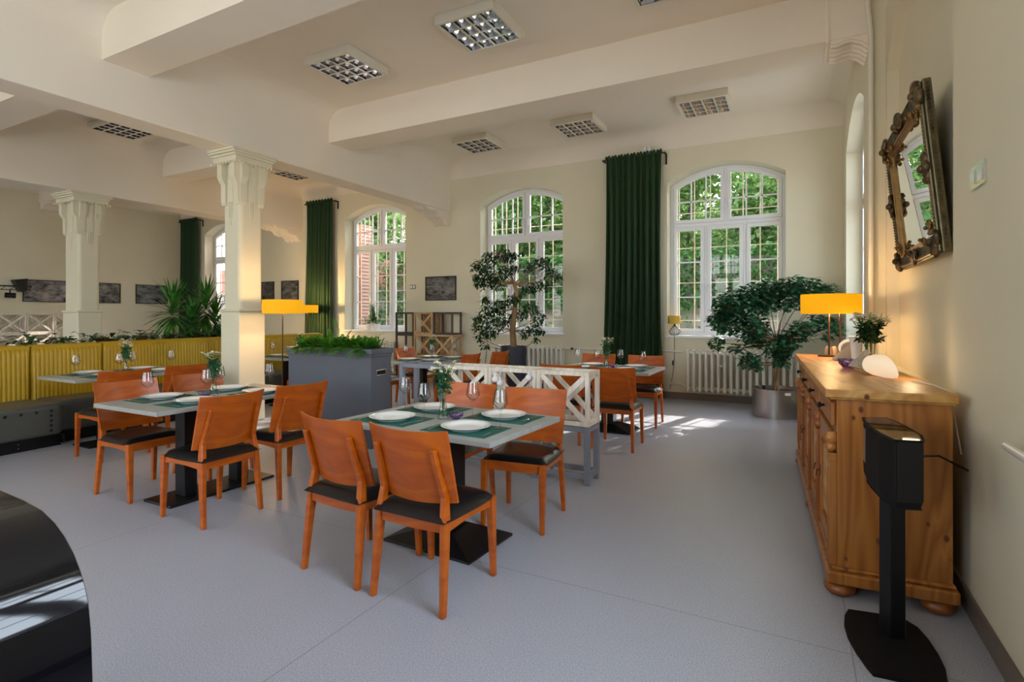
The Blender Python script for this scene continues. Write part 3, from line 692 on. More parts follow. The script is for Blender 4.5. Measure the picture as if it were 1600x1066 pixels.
# ------------------------------------------------------------------ dining chair
def make_chair():
    t = thing('dining_chair', '', 'chair')
    yc = lambda z: -0.185-0.105*(z-0.5)/0.355
    bk = MB(); hw = 0.237
    def sur(a, b, off):
        x = (a-0.5)*2*hw*(0.97+0.03*b); z = 0.505+0.35*b - 0.012*(1-b)*math.cos((a-0.5)*PI) + 0.010*b*abs(2*a-1)**2
        return (x, yc(z)+0.95*x*x+off, z)
    nu, nv = 16, 8
    vs = [sur(i/nu, j/nv, 0.0065) for j in range(nv+1) for i in range(nu+1)]+[sur(i/nu, j/nv, -0.0065) for j in range(nv+1) for i in range(nu+1)]
    o_ = (nu+1)*(nv+1); W = nu+1; fs = []
    for j in range(nv):
        for i in range(nu):
            a = j*W+i; fs += [(a, a+W, a+W+1, a+1), (o_+a, o_+a+1, o_+a+W+1, o_+a+W)]
    for i in range(nu): fs += [(i, i+1, o_+i+1, o_+i), (nv*W+i, o_+nv*W+i, o_+nv*W+i+1, nv*W+i+1)]
    for j in range(nv): fs += [(j*W, o_+j*W, o_+(j+1)*W, (j+1)*W), (j*W+nu, (j+1)*W+nu, o_+(j+1)*W+nu, o_+j*W+nu)]
    bk.add(vs, fs, True); obj('backrest', bk, 'orange', t)
    for s_ in (-1, 1):
        l_ = MB()   # rear leg rising into the back post
        pts = [(0.213, -0.238, 0.0, 0.028, 0.030), (0.205, -0.215, 0.24, 0.032, 0.040), (0.196, -0.197, 0.43, 0.034, 0.048), (0.186, yc(0.54)+0.012, 0.54, 0.032, 0.036), (0.176, yc(0.66)+0.007, 0.66, 0.030, 0.030), (0.172, yc(0.775)+0.006, 0.775, 0.028, 0.026)]
        vs = []
        for x, y, z, wx, wy in pts: vs += [(s_*x-wx/2, y-wy/2, z), (s_*x+wx/2, y-wy/2, z), (s_*x+wx/2, y+wy/2, z), (s_*x-wx/2, y+wy/2, z)]
        fs = [(0, 3, 2, 1), (len(vs)-4, len(vs)-3, len(vs)-2, len(vs)-1)]
        for i in range(len(pts)-1):
            for k in range(4): fs.append((i*4+k, i*4+(k+1) % 4, i*4+4+(k+1) % 4, i*4+4+k))
        l_.add(vs, fs); obj('leg', l_, 'orange', t, bevel=0.005)
        l_ = MB()
        l_.add([(s_*0.207-0.014, 0.228-0.014, 0), (s_*0.207+0.014, 0.228-0.014, 0), (s_*0.207+0.014, 0.228+0.014, 0), (s_*0.207-0.014, 0.228+0.014, 0),
                (s_*0.203-0.022, 0.208-0.022, 0.435), (s_*0.203+0.022, 0.208-0.022, 0.435), (s_*0.203+0.022, 0.208+0.022, 0.435), (s_*0.203-0.022, 0.208+0.022, 0.435)],
               [(0, 3, 2, 1), (4, 5, 6, 7), (0, 1, 5, 4), (1, 2, 6, 5), (2, 3, 7, 6), (3, 0, 4, 7)])
        obj('leg', l_, 'orange', t, bevel=0.005)
    f = MB()
    f.box(-0.19, 0.19, 0.195, 0.218, 0.378, 0.437); f.grid(10, 1, lambda a, b: (-0.19+0.38*a, -0.213-0.012*math.sin(PI*a), 0.378+0.059*b)); f.grid(10, 1, lambda a, b: (-0.19+0.38*a, -0.190-0.012*math.sin(PI*a), 0.378+0.059*b))
    f.grid(10, 1, lambda a, b: (-0.19+0.38*a, -0.213-0.012*math.sin(PI*a)+0.023*b, 0.437)); f.grid(10, 1, lambda a, b: (-0.19+0.38*a, -0.213-0.012*math.sin(PI*a)+0.023*b, 0.378))
    for s_ in (-1, 1):
        n = 8; vs = []
        for i in range(n+1):
            y = -0.195+0.40*i/n; k = math.sin(PI*i/n)
            for x, z in ((0.190, 0.380+0.012*k), (0.213, 0.380+0.012*k), (0.213, 0.437-0.010*k), (0.190, 0.437-0.010*k)): vs.append((s_*x, y, z))
        f.add(vs, [(i*4+k, i*4+(k+1) % 4, i*4+4+(k+1) % 4, i*4+4+k) for i in range(n) for k in range(4)]+[(0, 1, 2, 3), (n*4+3, n*4+2, n*4+1, n*4)])
    obj('seat_frame', f, 'orange', t)
    c = MB(); nu = nv = 14
    def seat(a, b):
        u, v = 2*a-1, 2*b-1; e = (1-abs(u)**5)*(1-abs(v)**5)
        x = u*(0.222+0.004*v); y = -0.012+v*0.226; cr = 0.025
        return (x, y, 0.430+0.052*max(0, e)**0.35-0.010*(1-u*u)*0-0.006*math.cos(v*PI/2)*abs(u))
    c.grid(nu, nv, seat); c.grid(2, 2, lambda a, b: ((2*a-1)*0.218, -0.012+(2*b-1)*0.222, 0.431), False)
    obj('seat', c, 'leather', t, label='black leather seat pad')
    gl = MB()
    for s_ in (-1, 1):
        gl.tube([(s_*0.213, -0.238, -0.0), (s_*0.213, -0.238, 0.008)], 0.012, 8); gl.tube([(s_*0.207, 0.228, 0.0), (s_*0.207, 0.228, 0.008)], 0.012, 8)
    obj('foot_glide', gl, 'black', t)
    return t
ch0 = make_chair()
CH = [  # x, y, rotation (deg, 0 = facing the far wall), label
 (-1.652, 2.295, -1, 'orange wooden chair nearest the camera, its back turned to us at the front table'),
 (-2.17, 2.32, -5, 'orange wooden chair beside the nearest one, left front seat of the front table'),
 (-1.66, 3.33, 186, 'orange wooden chair facing us at the right far side of the front table'),
 (-2.27, 3.36, 180, 'orange wooden chair facing us behind the flower vase of the front table'),
 (-3.66, 2.39, 90, 'orange wooden chair with its back to us at the near right of the left table'),
 (-3.68, 3.02, 86, 'orange wooden chair with yellow lamplight on its seat, beside the grey planter'),
 (-4.60, 2.43, -90, 'orange wooden chair at the near left of the left table, facing right'),
 (-4.63, 3.05, -88, 'orange wooden chair at the far left side of the left table, facing right'),
 (-6.06, 2.92, 90, 'dark-looking orange chair facing the yellow bench, nearer of two'),
 (-6.10, 3.56, 90, 'dark-looking orange chair facing the yellow bench, farther of two'),
 (-1.69, 5.64, 2, 'orange wooden chair just right of the white lattice divider, back turned to us'),
 (-2.28, 5.68, 2, 'orange wooden chair seen through the right end of the white lattice divider'),
 (-1.75, 6.91, 183, 'orange wooden chair facing us right before the tallest green curtain'),
 (-2.42, 6.93, 180, 'orange wooden chair facing us behind the white flowers of the curtain table'),
 (-4.22, 6.36, 90, 'orange wooden chair at the middle table, left of two with backs to the dark pot'),
 (-4.12, 7.02, 88, 'orange wooden chair at the middle table, right one close to the dark pot'),
 (-5.42, 6.30, -90, 'orange wooden chair just right of the grey planter end at the middle table'),
 (-5.44, 7.00, -90, 'orange wooden chair before the wooden crate shelf'),
 (-6.42, 5.72, 90, 'orange wooden chair mostly hidden behind the grey fern planter'),
]
for i, (x, y, a, lb) in enumerate(CH):
    o = ch0 if i == 0 else copy_tree(ch0)
    o.location = (x, y, 0); o.rotation_euler = (0, 0, rad(a)); o['label'] = lb; o['group'] = 'orange wooden dining chairs'

# ------------------------------------------------------------------ tables
def table(x, y, a, L, W, base, label, H=0.75):
    t = thing('dining_table', label, 'table', (x, y, 0), rad(a))
    b = MB(); b.box(-L/2, L/2, -W/2, W/2, H-0.03, H); obj('tabletop', b, 'tabletop', t, bevel=0.003)
    if base == 'pyramid':
        p = MB(); p.box(-0.075, 0.075, -0.075, 0.075, 0.06, H-0.03); obj('pedestal', p, 'black', t, bevel=0.006)
        q = MB(); hx, hy = 0.325, 0.24
        q.add([(-hx, -hy, 0), (hx, -hy, 0), (hx, hy, 0), (-hx, hy, 0), (-hx, -hy, 0.015), (hx, -hy, 0.015), (hx, hy, 0.015), (-hx, hy, 0.015), (-0.10, -0.10, 0.085), (0.10, -0.10, 0.085), (0.10, 0.10, 0.085), (-0.10, 0.10, 0.085)],
              [(0, 3, 2, 1), (0, 1, 5, 4), (1, 2, 6, 5), (2, 3, 7, 6), (3, 0, 4, 7), (4, 5, 9, 8), (5, 6, 10, 9), (6, 7, 11, 10), (7, 4, 8, 11), (8, 9, 10, 11)])
        obj('table_base', q, 'black', t, bevel=0.004)
    else:
        for s_ in (-1, 1):
            p = MB(); p.box(s_*0.22-0.05, s_*0.22+0.05, -0.06, 0.06, 0.02, H-0.03); obj('pedestal', p, 'black', t, bevel=0.006)
        q = MB(); q.box(-0.44, 0.44, -0.17, 0.17, 0, 0.02); obj('table_base', q, 'black', t, bevel=0.006)
    q = MB(); q.box(-L*0.3, L*0.3, -0.03, 0.03, H-0.055, H-0.03); q.box(-0.04, 0.04, -W*0.35, W*0.35, H-0.055, H-0.03); obj('support_frame', q, 'black', t)
    return t
T = {'front': (-1.93, 2.81, -3, 1.15, 0.82, 'pyramid', 'grey-topped dining table nearest the camera with a square black pedestal foot'),
     'left': (-4.16, 2.73, 90, 1.32, 0.80, 'double', 'grey-topped dining table at left on a long flat black base'),
     'curtain': (-2.04, 6.42, 0, 1.18, 0.86, 'pyramid', 'dining table set before the tallest green curtain'),
     'middle': (-4.72, 6.42, 90, 1.32, 0.80, 'double', 'dining table behind the white lattice divider'),
     'bench': (-6.69, 3.36, 90, 1.32, 0.80, 'double', 'dining table drawn up to the yellow bench at far left'),
     'planter': (-7.02, 6.05, 90, 1.20, 0.74, 'double', 'dining table between the near column and the grey planter')}
TN = {'front': 'the front table', 'left': 'the left table', 'curtain': 'the curtain-side table', 'middle': 'the table behind the lattice', 'bench': 'the yellow bench table', 'planter': 'the table behind the planter'}
# table ware prototypes
def proto_glass():
    t = MB()
    prof = [(0.0, 0.002), (0.034, 0.0022), (0.036, 0.004), (0.02, 0.007), (0.006, 0.012), (0.0036, 0.03), (0.0034, 0.085), (0.006, 0.098), (0.022, 0.115), (0.040, 0.137), (0.0425, 0.143), (0.040, 0.16), (0.034, 0.20), (0.030, 0.222)]
    t.lathe(prof, n=20); prof2 = [(0.029, 0.222), (0.033, 0.20), (0.039, 0.16), (0.041, 0.144), (0.038, 0.138), (0.02, 0.117), (0.0, 0.108)]
    t.lathe(prof2, n=20)
    return obj('wine_glass', t, 'wineglass')
def proto_plate():
    t = MB(); prof = [(0.0, 0.004), (0.085, 0.004), (0.090, 0.0), (0.092, 0.004), (0.115, 0.012), (0.142, 0.022), (0.144, 0.025), (0.140, 0.026), (0.112, 0.018), (0.098, 0.010), (0.06, 0.008), (0.0, 0.008)]
    t.lathe(prof, n=40); return obj('dinner_plate', t, 'china')
def proto_knife():
    t = MB(); t.box(-0.004, 0.004, -0.11, -0.01, 0.001, 0.0055)
    t.add([(-0.004, -0.01, 0.002), (0.005, -0.01, 0.002), (0.008, 0.05, 0.002), (0.002, 0.11, 0.002), (-0.003, 0.105, 0.002), (-0.004, -0.01, 0.0035), (0.005, -0.01, 0.0035), (0.008, 0.05, 0.003), (0.002, 0.11, 0.003), (-0.003, 0.105, 0.003)],
          [(4, 3, 2, 1, 0), (5, 6, 7, 8, 9), (0, 1, 6, 5), (1, 2, 7, 6), (2, 3, 8, 7), (3, 4, 9, 8), (4, 0, 5, 9)])
    return obj('table_knife', t, 'chrome')
def proto_fork():
    t = MB(); t.add([(-0.005, -0.10, 0.001), (0.005, -0.10, 0.001), (0.003, 0.03, 0.005), (-0.003, 0.03, 0.005), (-0.005, -0.10, 0.003), (0.005, -0.10, 0.003), (0.003, 0.03, 0.007), (-0.003, 0.03, 0.007)],
          [(0, 3, 2, 1), (4, 5, 6, 7), (0, 1, 5, 4), (1, 2, 6, 5), (2, 3, 7, 6), (3, 0, 4, 7)])
    t.box(-0.011, 0.011, 0.03, 0.055, 0.003, 0.006)
    for k in range(4): t.box(-0.011+k*0.0062, -0.0076+k*0.0062, 0.055, 0.10, 0.003, 0.006)
    return obj('table_fork', t, 'chrome')
def proto_mat():
    t = MB(); t.box(-0.215, 0.215, -0.15, 0.15, 0.0, 0.002); return obj('placemat', t, 'mat')
PR_ = dict(glass=proto_glass(), plate=proto_plate(), knife=proto_knife(), fork=proto_fork(), mat=proto_mat())
USED = set()
def put(kind, M4, label, cat, group, name=None):
    o = PR_[kind]
    if kind in USED: o = o.copy(); COL.objects.link(o)
    USED.add(kind)
    o.matrix_world = M4; o['label'] = label; o['category'] = cat; o['group'] = group
    return o
SEAT = {'front': ['near left seat', 'near right seat', 'far right seat', 'far left seat'],
        'left': ['near right seat', 'far right seat', 'far left seat', 'near left seat'],
        'curtain': ['near left seat', 'near right seat', 'far right seat', 'far left seat'],
        'middle': ['near right seat', 'far right seat', 'far left seat', 'near left seat'],
        'bench': ['near chair side', 'far chair side', 'far bench side', 'near bench side'],
        'planter': ['near planter side', 'far planter side', 'far bench side', 'near bench side']}
def settings(key, sx=0.28, sy=0.205, skip=()):
    x, y, a, L, W, b, lb = T[key]
    TM = Matrix.Translation((x, y, 0.75)) @ Matrix.Rotation(rad(a), 4, 'Z')
    for i, (ux, uy, rot) in enumerate(((-sx, -sy, 0), (sx, -sy, 0), (sx, sy, 180), (-sx, sy, 180))):
        if i in skip: continue
        s_ = SEAT[key][i]; tn = TN[key]; j = random.Random(hash((len(key), i)) % 999)
        SM = TM @ Matrix.Translation((ux, uy, 0.0)) @ Matrix.Rotation(rad(rot+j.uniform(-2, 2)), 4, 'Z')
        g_ = ' of '+tn
        put('mat', SM, 'dark green placemat at the %s of %s' % (s_, tn), 'placemat', 'green placemats')
        put('plate', SM @ Matrix.Translation((0, 0.0, 0.0022)), 'round white plate at the %s of %s' % (s_, tn), 'plate', 'white dinner plates')
        put('knife', SM @ Matrix.Translation((0.185, -0.02, 0.0022)) @ Matrix.Rotation(rad(j.uniform(-4, 4)), 4, 'Z'), 'steel table knife at the %s of %s' % (s_, tn), 'knife', 'table knives')
        put('fork', SM @ Matrix.Translation((-0.18, -0.02, 0.0022)) @ Matrix.Rotation(rad(j.uniform(-4, 4)), 4, 'Z'), 'steel table fork at the %s of %s' % (s_, tn), 'fork', 'table forks')
        put('glass', SM @ Matrix.Translation((0.165, 0.105, 0.0022)), 'empty wine glass at the %s of %s' % (s_, tn), 'wine glass', 'wine glasses')
def bouquet(loc, key, h=0.30, n=9, big=1.0, spread=0.055, seed=1, label='', vlabel='', vase=None, m='vaseglass'):
    rn = random.Random(seed); V = MB()
    prof = vase or [(0.0, 0.002), (0.030, 0.0), (0.033, 0.006), (0.024, 0.06), (0.017, 0.11), (0.018, 0.145), (0.024, 0.17)]
    V.lathe(prof, n=20); v = obj('flower_vase', V, m, label=vlabel, cat='vase', solid=0.0025 if m == 'vaseglass' else 0.004); v.location = loc
    t = thing('flower_bunch', label, 'flowers', (loc[0], loc[1], loc[2]+0.004))
    st = MB(); lv = MB(); pt = MB(); ct = MB(); vh = prof[-1][1]; vr = prof[-1][0]
    for k in range(n):
        a = rn.uniform(0, 6.28); r_ = spread*math.sqrt(rn.random()); zt = vh+(h-vh)*rn.uniform(0.7, 1.0)
        rb = min(vr*0.6, 0.013)
        p0 = (rn.uniform(-1, 1)*rb*0.5, rn.uniform(-1, 1)*rb*0.5, 0.01); p1 = (math.cos(a)*rb*0.6, math.sin(a)*rb*0.6, vh); p2 = (math.cos(a)*r_, math.sin(a)*r_, zt)
        st.tube([p0, p1, p2], 0.0016*big, 5)
        for q in range(3):
            b = a+rn.uniform(-1.2, 1.2); br = rn.uniform(0.008, 0.024)*big; zc = zt+rn.uniform(-0.012, 0.016)*big
            c = Vector((p2[0]+math.cos(b)*br, p2[1]+math.sin(b)*br, zc))
            st.tube([Vector(p2)-Vector((0, 0, 0.03)), c], 0.001*big, 4)
            R3 = Matrix.Rotation(rn.uniform(-0.5, 0.5), 3, 'X') @ Matrix.Rotation(rn.uniform(-0.5, 0.5), 3, 'Y')
            pr_ = 0.013*big*rn.uniform(0.8, 1.2)
            for u in range(9):
                aa = 2*PI*u/9; d = Vector((math.cos(aa), math.sin(aa), 0.25)); e = Vector((-math.sin(aa), math.cos(aa), 0))*pr_*0.28
                pt.add([c, c+R3 @ (d*pr_*0.6+e), c+R3 @ (d*pr_), c+R3 @ (d*pr_*0.6-e)], [(0, 1, 2, 3)])
            ct.ell(c+R3 @ Vector((0, 0, 0.003*big)), (0.004*big, 0.004*big, 0.003*big), 6, 4)
    leaves(lv, lambda r: (r.uniform(-1, 1)*spread*0.55, r.uniform(-1, 1)*spread*0.55, vh-0.02+(h-vh)*r.random()*0.8), int(60+10*n), 0.034*big, rn, 0.1)
    obj('flower_stems', st, 'stemgreen', t); obj('flower_leaves', lv, 'pothos' if big > 1.2 else 'ficus2', t); obj('blossoms', pt, 'petal', t, label='white blossoms'); obj('blossom_centres', ct, 'petalyellow', t)
def tealight(loc, label):
    t = MB(); n = 10
    for k in range(n):
        a = 2*PI*k/n; d = Vector((math.cos(a), math.sin(a), 0)); s_ = Vector((-math.sin(a), math.cos(a), 0))
        t.add([d*0.014+Vector((0, 0, 0.001)), d*0.032+s_*0.012+Vector((0, 0, 0.018)), d*0.040+Vector((0, 0, 0.036)), d*0.032-s_*0.012+Vector((0, 0, 0.018))], [(0, 1, 2, 3)])
    t.lathe([(0, 0.002), (0.018, 0.002), (0.026, 0.014), (0.029, 0.028)], n=14)
    o = obj('tealight_holder', t, 'purple', label=label, cat='candle holder', solid=0.003); o.location = loc; o.scale = (1.25, 1.25, 1.2)
for i, key in enumerate(T):
    x, y, a, L, W, b, lb = T[key]; table(x, y, a, L, W, b, lb)
    if key == 'planter': settings(key, 0.27, 0.185)
    else: settings(key)
    ca, sa = math.cos(rad(a)), math.sin(rad(a)); ox, oy = -0.02, -0.03
    px, py = x+ca*ox-sa*oy, y+sa*ox+ca*oy
    bouquet((px, py, 0.75), key, seed=11+i, label='white daisy-like flowers with green leaves on %s' % TN[key], vlabel='clear glass bud vase on %s' % TN[key], h=0.34 if key != 'curtain' else 0.36, n=13, spread=0.065, big=1.15)
    ox, oy = 0.05, 0.01
    if a == 90: ox, oy = -0.09, -0.03
    px, py = x+ca*ox-sa*oy, y+sa*ox+ca*oy
    tealight((px, py, 0.75), 'small purple glass lotus candle holder on %s' % TN[key])

# ------------------------------------------------------------------ yellow bench with planting behind
bench_rz = rad(4.4); bx0, by0 = -7.74, 4.7
def bl(x, y, z=0):
    c, s_ = math.cos(bench_rz), math.sin(bench_rz); return (bx0+c*x-s_*y, by0+s_*x+c*y, z)
mods = [(-3.9, -1.86, 0.13, 'yellow ribbed bench section nearest the left edge, with tufted grey seat'), (-1.85, -1.12, 0.0, 'narrow yellow ribbed bench section beside the nearest section'),
        (-1.11, 1.02, 0.0, 'long yellow ribbed bench section left of the near column'), (1.03, 2.72, 0.0, 'yellow ribbed bench section seen right of the near column')]
for y0, y1, ex, lb in mods:
    t = thing('bench_section', lb, 'bench', (bx0, by0, 0), bench_rz, 'yellow bench sections')
    b = MB(); L = y1-y0; nr = max(4, int(L/0.042))
    def bf(a, v, y0=y0, L=L, nr=nr):
        y = y0+a*L; z = 0.40+0.66*v; x = -0.02*v
        x += 0.007*abs(math.sin(PI*nr*a))
        if v > 0.88: x -= 0.09*((v-0.88)/0.12)**2; 
        e = min(a, 1-a)*L
        if e < 0.03: x -= 0.03*(1-e/0.03)
        return (x, y, z - (0.0))
    b.grid(nr*6, 14, bf); b.box(-0.14, -0.03, y0+0.005, y1-0.005, 0.38, 1.045)
    b.grid(nr*2, 3, lambda a, v, y0=y0, L=L: (-0.11-0.03*v, y0+a*L, 1.06-0.012*v))
    obj('bench_back', b, 'yellow', t)
    s_ = MB(); s_.box(-0.02, 0.50+ex, y0+0.005, y1-0.005, 0.12, 0.46); se = obj('bench_seat', s_, 'greyleather', t, bevel=0.05, seg=4)
    if ex:
        q = MB()
        for k in range(14): q.ell((0.50+ex+0.002, y1-0.12-k*0.13, 0.385), (0.007, 0.015, 0.015), 8, 5)
        for k in range(4): q.ell((0.50+ex+0.002, y1-0.12, 0.335-k*0.052), (0.007, 0.015, 0.015), 8, 5)
        obj('tuft_button', q, 'black', se)  # black stands in for the shade of the tuft dimples
    p = MB(); p.box(0.0, 0.45+ex, y0+0.01, y1-0.01, 0.0, 0.12); obj('bench_plinth', p, 'black', t)
    q = MB()
    for k in range(int(L/0.4)+1):
        for zz in (0.04, 0.08): q.ell((0.452+ex, y0+0.06+k*0.4, zz), (0.004, 0.006, 0.006), 6, 4)
    obj('rivet', q, 'chrome', t)
t = thing('planter_trough', 'dark planter trough running along the back of the yellow bench', 'planter', (bx0, by0, 0), bench_rz)
b = MB(); b.ring([(-0.46, -3.9), (-0.15, -3.9), (-0.15, 1.05), (-0.46, 1.05)], 0.02, IDP, 0.0, 1.03); obj('trough_body', b, 'crate_dark', t)
b = MB(); b.box(-0.44, -0.17, -3.88, 1.03, 0.9, 0.98); obj('potting_soil', b, 'soil', t)
def leafshape(mb, p, d, L, W, up=(0, 0, 1), n=4, bend=0.3, heart=False):
    d = Vector(d).normalized(); up = Vector(up); sd = d.cross(up)
    if sd.length < 0.05: sd = Vector((1, 0, 0))
    sd.normalize(); nn = sd.cross(d).normalized(); p = Vector(p); vs = []
    for i in range(n+1):
        t = i/n; w_ = W*(math.sin(PI*min(1, t*0.92+0.08))**0.8 if not heart else math.sin(PI*(t**0.6))**0.8)/2
        c = p+d*L*t-nn*bend*L*t*t
        vs += [c-sd*w_+nn*w_*0.25, c, c+sd*w_+nn*w_*0.25]
    fs = []
    for i in range(n): b = i*3; fs += [(b, b+1, b+4, b+3), (b+1, b+2, b+5, b+4)]
    mb.add(vs, fs, True)
rn = random.Random(5)
for k in range(9):
    yy = -1.75+k*0.31
    t = thing('trailing_plant', 'dark green heart-leaved plant in the bench trough, %s' % ['leftmost clump', 'second clump from the left', 'third clump from the left', 'fourth clump, before the far column', 'clump just right of the far column', 'sixth clump from the left', 'clump under the spiky plant', 'clump right below the spiky leaves', 'clump nearest the near column'][k], 'plant', bl(-0.30, yy, 0.98), 0, 'heart-leaved plants behind the bench')
    lv = MB(); sm = MB()
    for q in range(46):
        a = rn.uniform(0, 6.28); r_ = rn.uniform(0.02, 0.20); z = rn.uniform(0.03, 0.15)+ (0.06 if rn.random() < 0.15 else 0)
        p = Vector((math.cos(a)*r_*0.7, math.sin(a)*r_, z)); 
        leafshape(lv, p, (math.cos(a+rn.uniform(-.8, .8)), math.sin(a), rn.uniform(-0.4, 0.6)), rn.uniform(0.06, 0.11), rn.uniform(0.05, 0.085), heart=True)
        sm.tube([(0, 0, -0.02), p*0.6+Vector((0, 0, 0.02)), p], 0.002, 4, False)
    obj('leaves', lv, 'pothos', t); obj('stems', sm, 'stemgreen', t)
for k, (yy, lb) in enumerate(((-0.95, 'small terracotta pot behind the bench, left one'), (-0.45, 'small terracotta pot behind the bench, right one'))):
    b = MB(); b.lathe([(0.0, 0), (0.05, 0), (0.07, 0.1), (0.076, 0.1), (0.076, 0.125), (0.068, 0.125), (0.066, 0.1), (0, 0.1)], n=18); o = obj('clay_pot', b, 'terracotta', label=lb, cat='pot'); o.location = bl(-0.38, yy+0.03, 0.981)
t = thing('rear_bench', 'piece of yellow bench with a red-brown wooden ledge behind the bench at far left', 'bench', bl(-0.85, -2.9, 0), bench_rz)
b = MB(); b.box(-0.06, 0.06, -1.0, 1.05, 0.0, 1.035); obj('bench_back', b, 'yellow', t, bevel=0.02)
b = MB(); b.box(-0.10, 0.10, -1.0, 0.85, 1.035, 1.07); obj('ledge', b, 'yel_wall', t, bevel=0.005)

def yucca(loc, heads, label, seed):
    rn = random.Random(seed); t = thing('yucca_plant', label, 'plant', loc)
    b = MB(); b.lathe([(0, 0), (0.15, 0), (0.19, 0.34), (0.2, 0.36), (0.185, 0.36), (0.17, 0.30), (0, 0.30)], n=24); obj('pot', b, 'darkpot', t)
    tr = MB(); lv = MB()
    for hx, hy, hz, n, ln in heads:
        tr.tube([(hx*0.3, hy*0.3, 0.28), (hx*0.8, hy*0.8, hz*0.6), (hx, hy, hz)], [0.028, 0.024, 0.02], 8)
        for q in range(n):
            a = rn.uniform(0, 6.28); el = rn.uniform(-0.75, 1.35); z = hz-0.05+0.22*(el+0.7)/2
            d = (math.cos(a)*math.cos(el), math.sin(a)*math.cos(el), math.sin(el))
            leafshape(lv, (hx, hy, z), d, ln*rn.uniform(0.7, 1.1), 0.038, n=6, bend=0.28*(1.2-abs(el)/1.4))
    obj('trunk', tr, 'bark', t); obj('leaves', lv, 'yucca', t)
yucca((-8.72, 5.10, 0), [(0.0, -0.05, 1.35, 95, 0.52), (0.12, 0.2, 1.15, 60, 0.44)], 'spiky long-leaved yucca, left crown before the green curtain', 4)
yucca((-8.75, 5.62, 0), [(0.0, 0.0, 1.42, 100, 0.52), (-0.1, 0.22, 1.2, 70, 0.46)], 'spiky long-leaved yucca, right crown before the window', 9)

# ------------------------------------------------------------------ grey planter box with ferns
px_, py_, prz = -5.08, 4.22, rad(3)
t = thing('planter_box', 'tall grey box planter with a slotted handle in its end', 'planter', (px_, py_, 0), prz)
b = MB(); b.box(0, 1.17, 0, 0.33, 0.0, 0.985); obj('planter_body', b, 'planter', t, bevel=0.004)
b = MB(); b.ring([(-0.022, -0.022), (1.192, -0.022), (1.192, 0.352), (-0.022, 0.352)], 0.045, IDP, 0.985, 1.04); b.ring([(-0.01, -0.01), (1.18, -0.01), (1.18, 0.34), (-0.01, 0.34)], 0.03, IDP, 0.955, 0.987); obj('planter_rim', b, 'planter', t, bevel=0.006)
b = MB(); b.box(0.03, 1.14, 0.03, 0.30, 0.985, 1.01); obj('potting_soil', b, 'soil', t)
Pe = lambda u, v, w_: (1.17+w_, u, v)
b = MB(); b.ring([(0.085, 0.755), (0.245, 0.755), (0.245, 0.815), (0.085, 0.815)], 0.008, Pe, -0.001, 0.004); hd = obj('handle_slot', b, 'chrome', t, bevel=0.001, label='bright metal slot rim')
b = MB(); b.box(1.1705, 1.172, 0.092, 0.238, 0.762, 0.808); obj('slot_opening', b, 'black', hd)  # black slab on the solid body, painted for the shade inside the slot
def frond(lv, p, a, L, el, rn, w_=0.11):
    d0 = Vector((math.cos(a)*math.cos(el), math.sin(a)*math.cos(el), math.sin(el))); p = Vector(p); n = 24
    prev = p; pts = []
    for i in range(n+1):
        t_ = i/n; c = p+d0*L*t_-Vector((0, 0, 1))*L*0.42*t_*t_; pts.append(c)
    lv.tube(pts, 0.0016, 4, False)
    for i in range(1, n+1):
        d = (pts[i]-pts[i-1]).normalized(); sd = d.cross(Vector((0, 0, 1))); sd = sd.normalized() if sd.length > 0.05 else Vector((1, 0, 0)); t_ = i/n
        ww = w_*math.sin(PI*min(1, 0.15+0.85*t_)**0.8)*0.5+0.008
        for s_ in (-1, 1):
            q = pts[i]; e = q+sd*s_*ww+d*ww*0.5-Vector((0, 0, 1))*ww*0.25; mid = (q+e)/2
            lv.add([q, mid+d*0.0038, e, mid-d*0.0038], [(0, 1, 2, 3)])
rn = random.Random(8)
FL = ['leftmost, yellow-green', 'second from the left', 'in the middle', 'with one tall upright frond', 'rightmost']
for k in range(5):
    cx_, cy_ = 0.17+k*0.205, 0.165
    c, s_ = math.cos(prz), math.sin(prz)
    t = thing('fern', 'bright green feathery fern in the grey planter, %s' % FL[k], 'plant', (px_+c*cx_-s_*cy_, py_+s_*cx_+c*cy_, 1.01), prz, 'ferns in the grey box planter')
    lv = MB()
    for q in range(95):
        frond(lv, (rn.uniform(-0.10, 0.10), rn.uniform(-0.09, 0.09), 0), rn.uniform(0, 6.28), rn.uniform(0.16, 0.30), rn.uniform(0.7, 1.45), rn, 0.055)
    for q in range(9): frond(lv, (rn.uniform(-0.08, 0.08), -0.12, 0.03), -PI/2+rn.uniform(-0.5, 0.5), rn.uniform(0.14, 0.22), rn.uniform(0.0, 0.4), rn, 0.06)
    if k == 1: frond(lv, (0.1, 0, 0), 2.6, 0.42, 1.35, rn, 0.07); 
    if k == 2: frond(lv, (0.0, 0, 0), 2.9, 0.62, 1.42, rn, 0.09); frond(lv, (0.05, 0, 0), 0.4, 0.40, 1.3, rn, 0.07)
    if k == 4: frond(lv, (0.0, 0, 0), 0.5, 0.42, 1.1, rn, 0.03)
    obj('fronds', lv, 'fern', t)

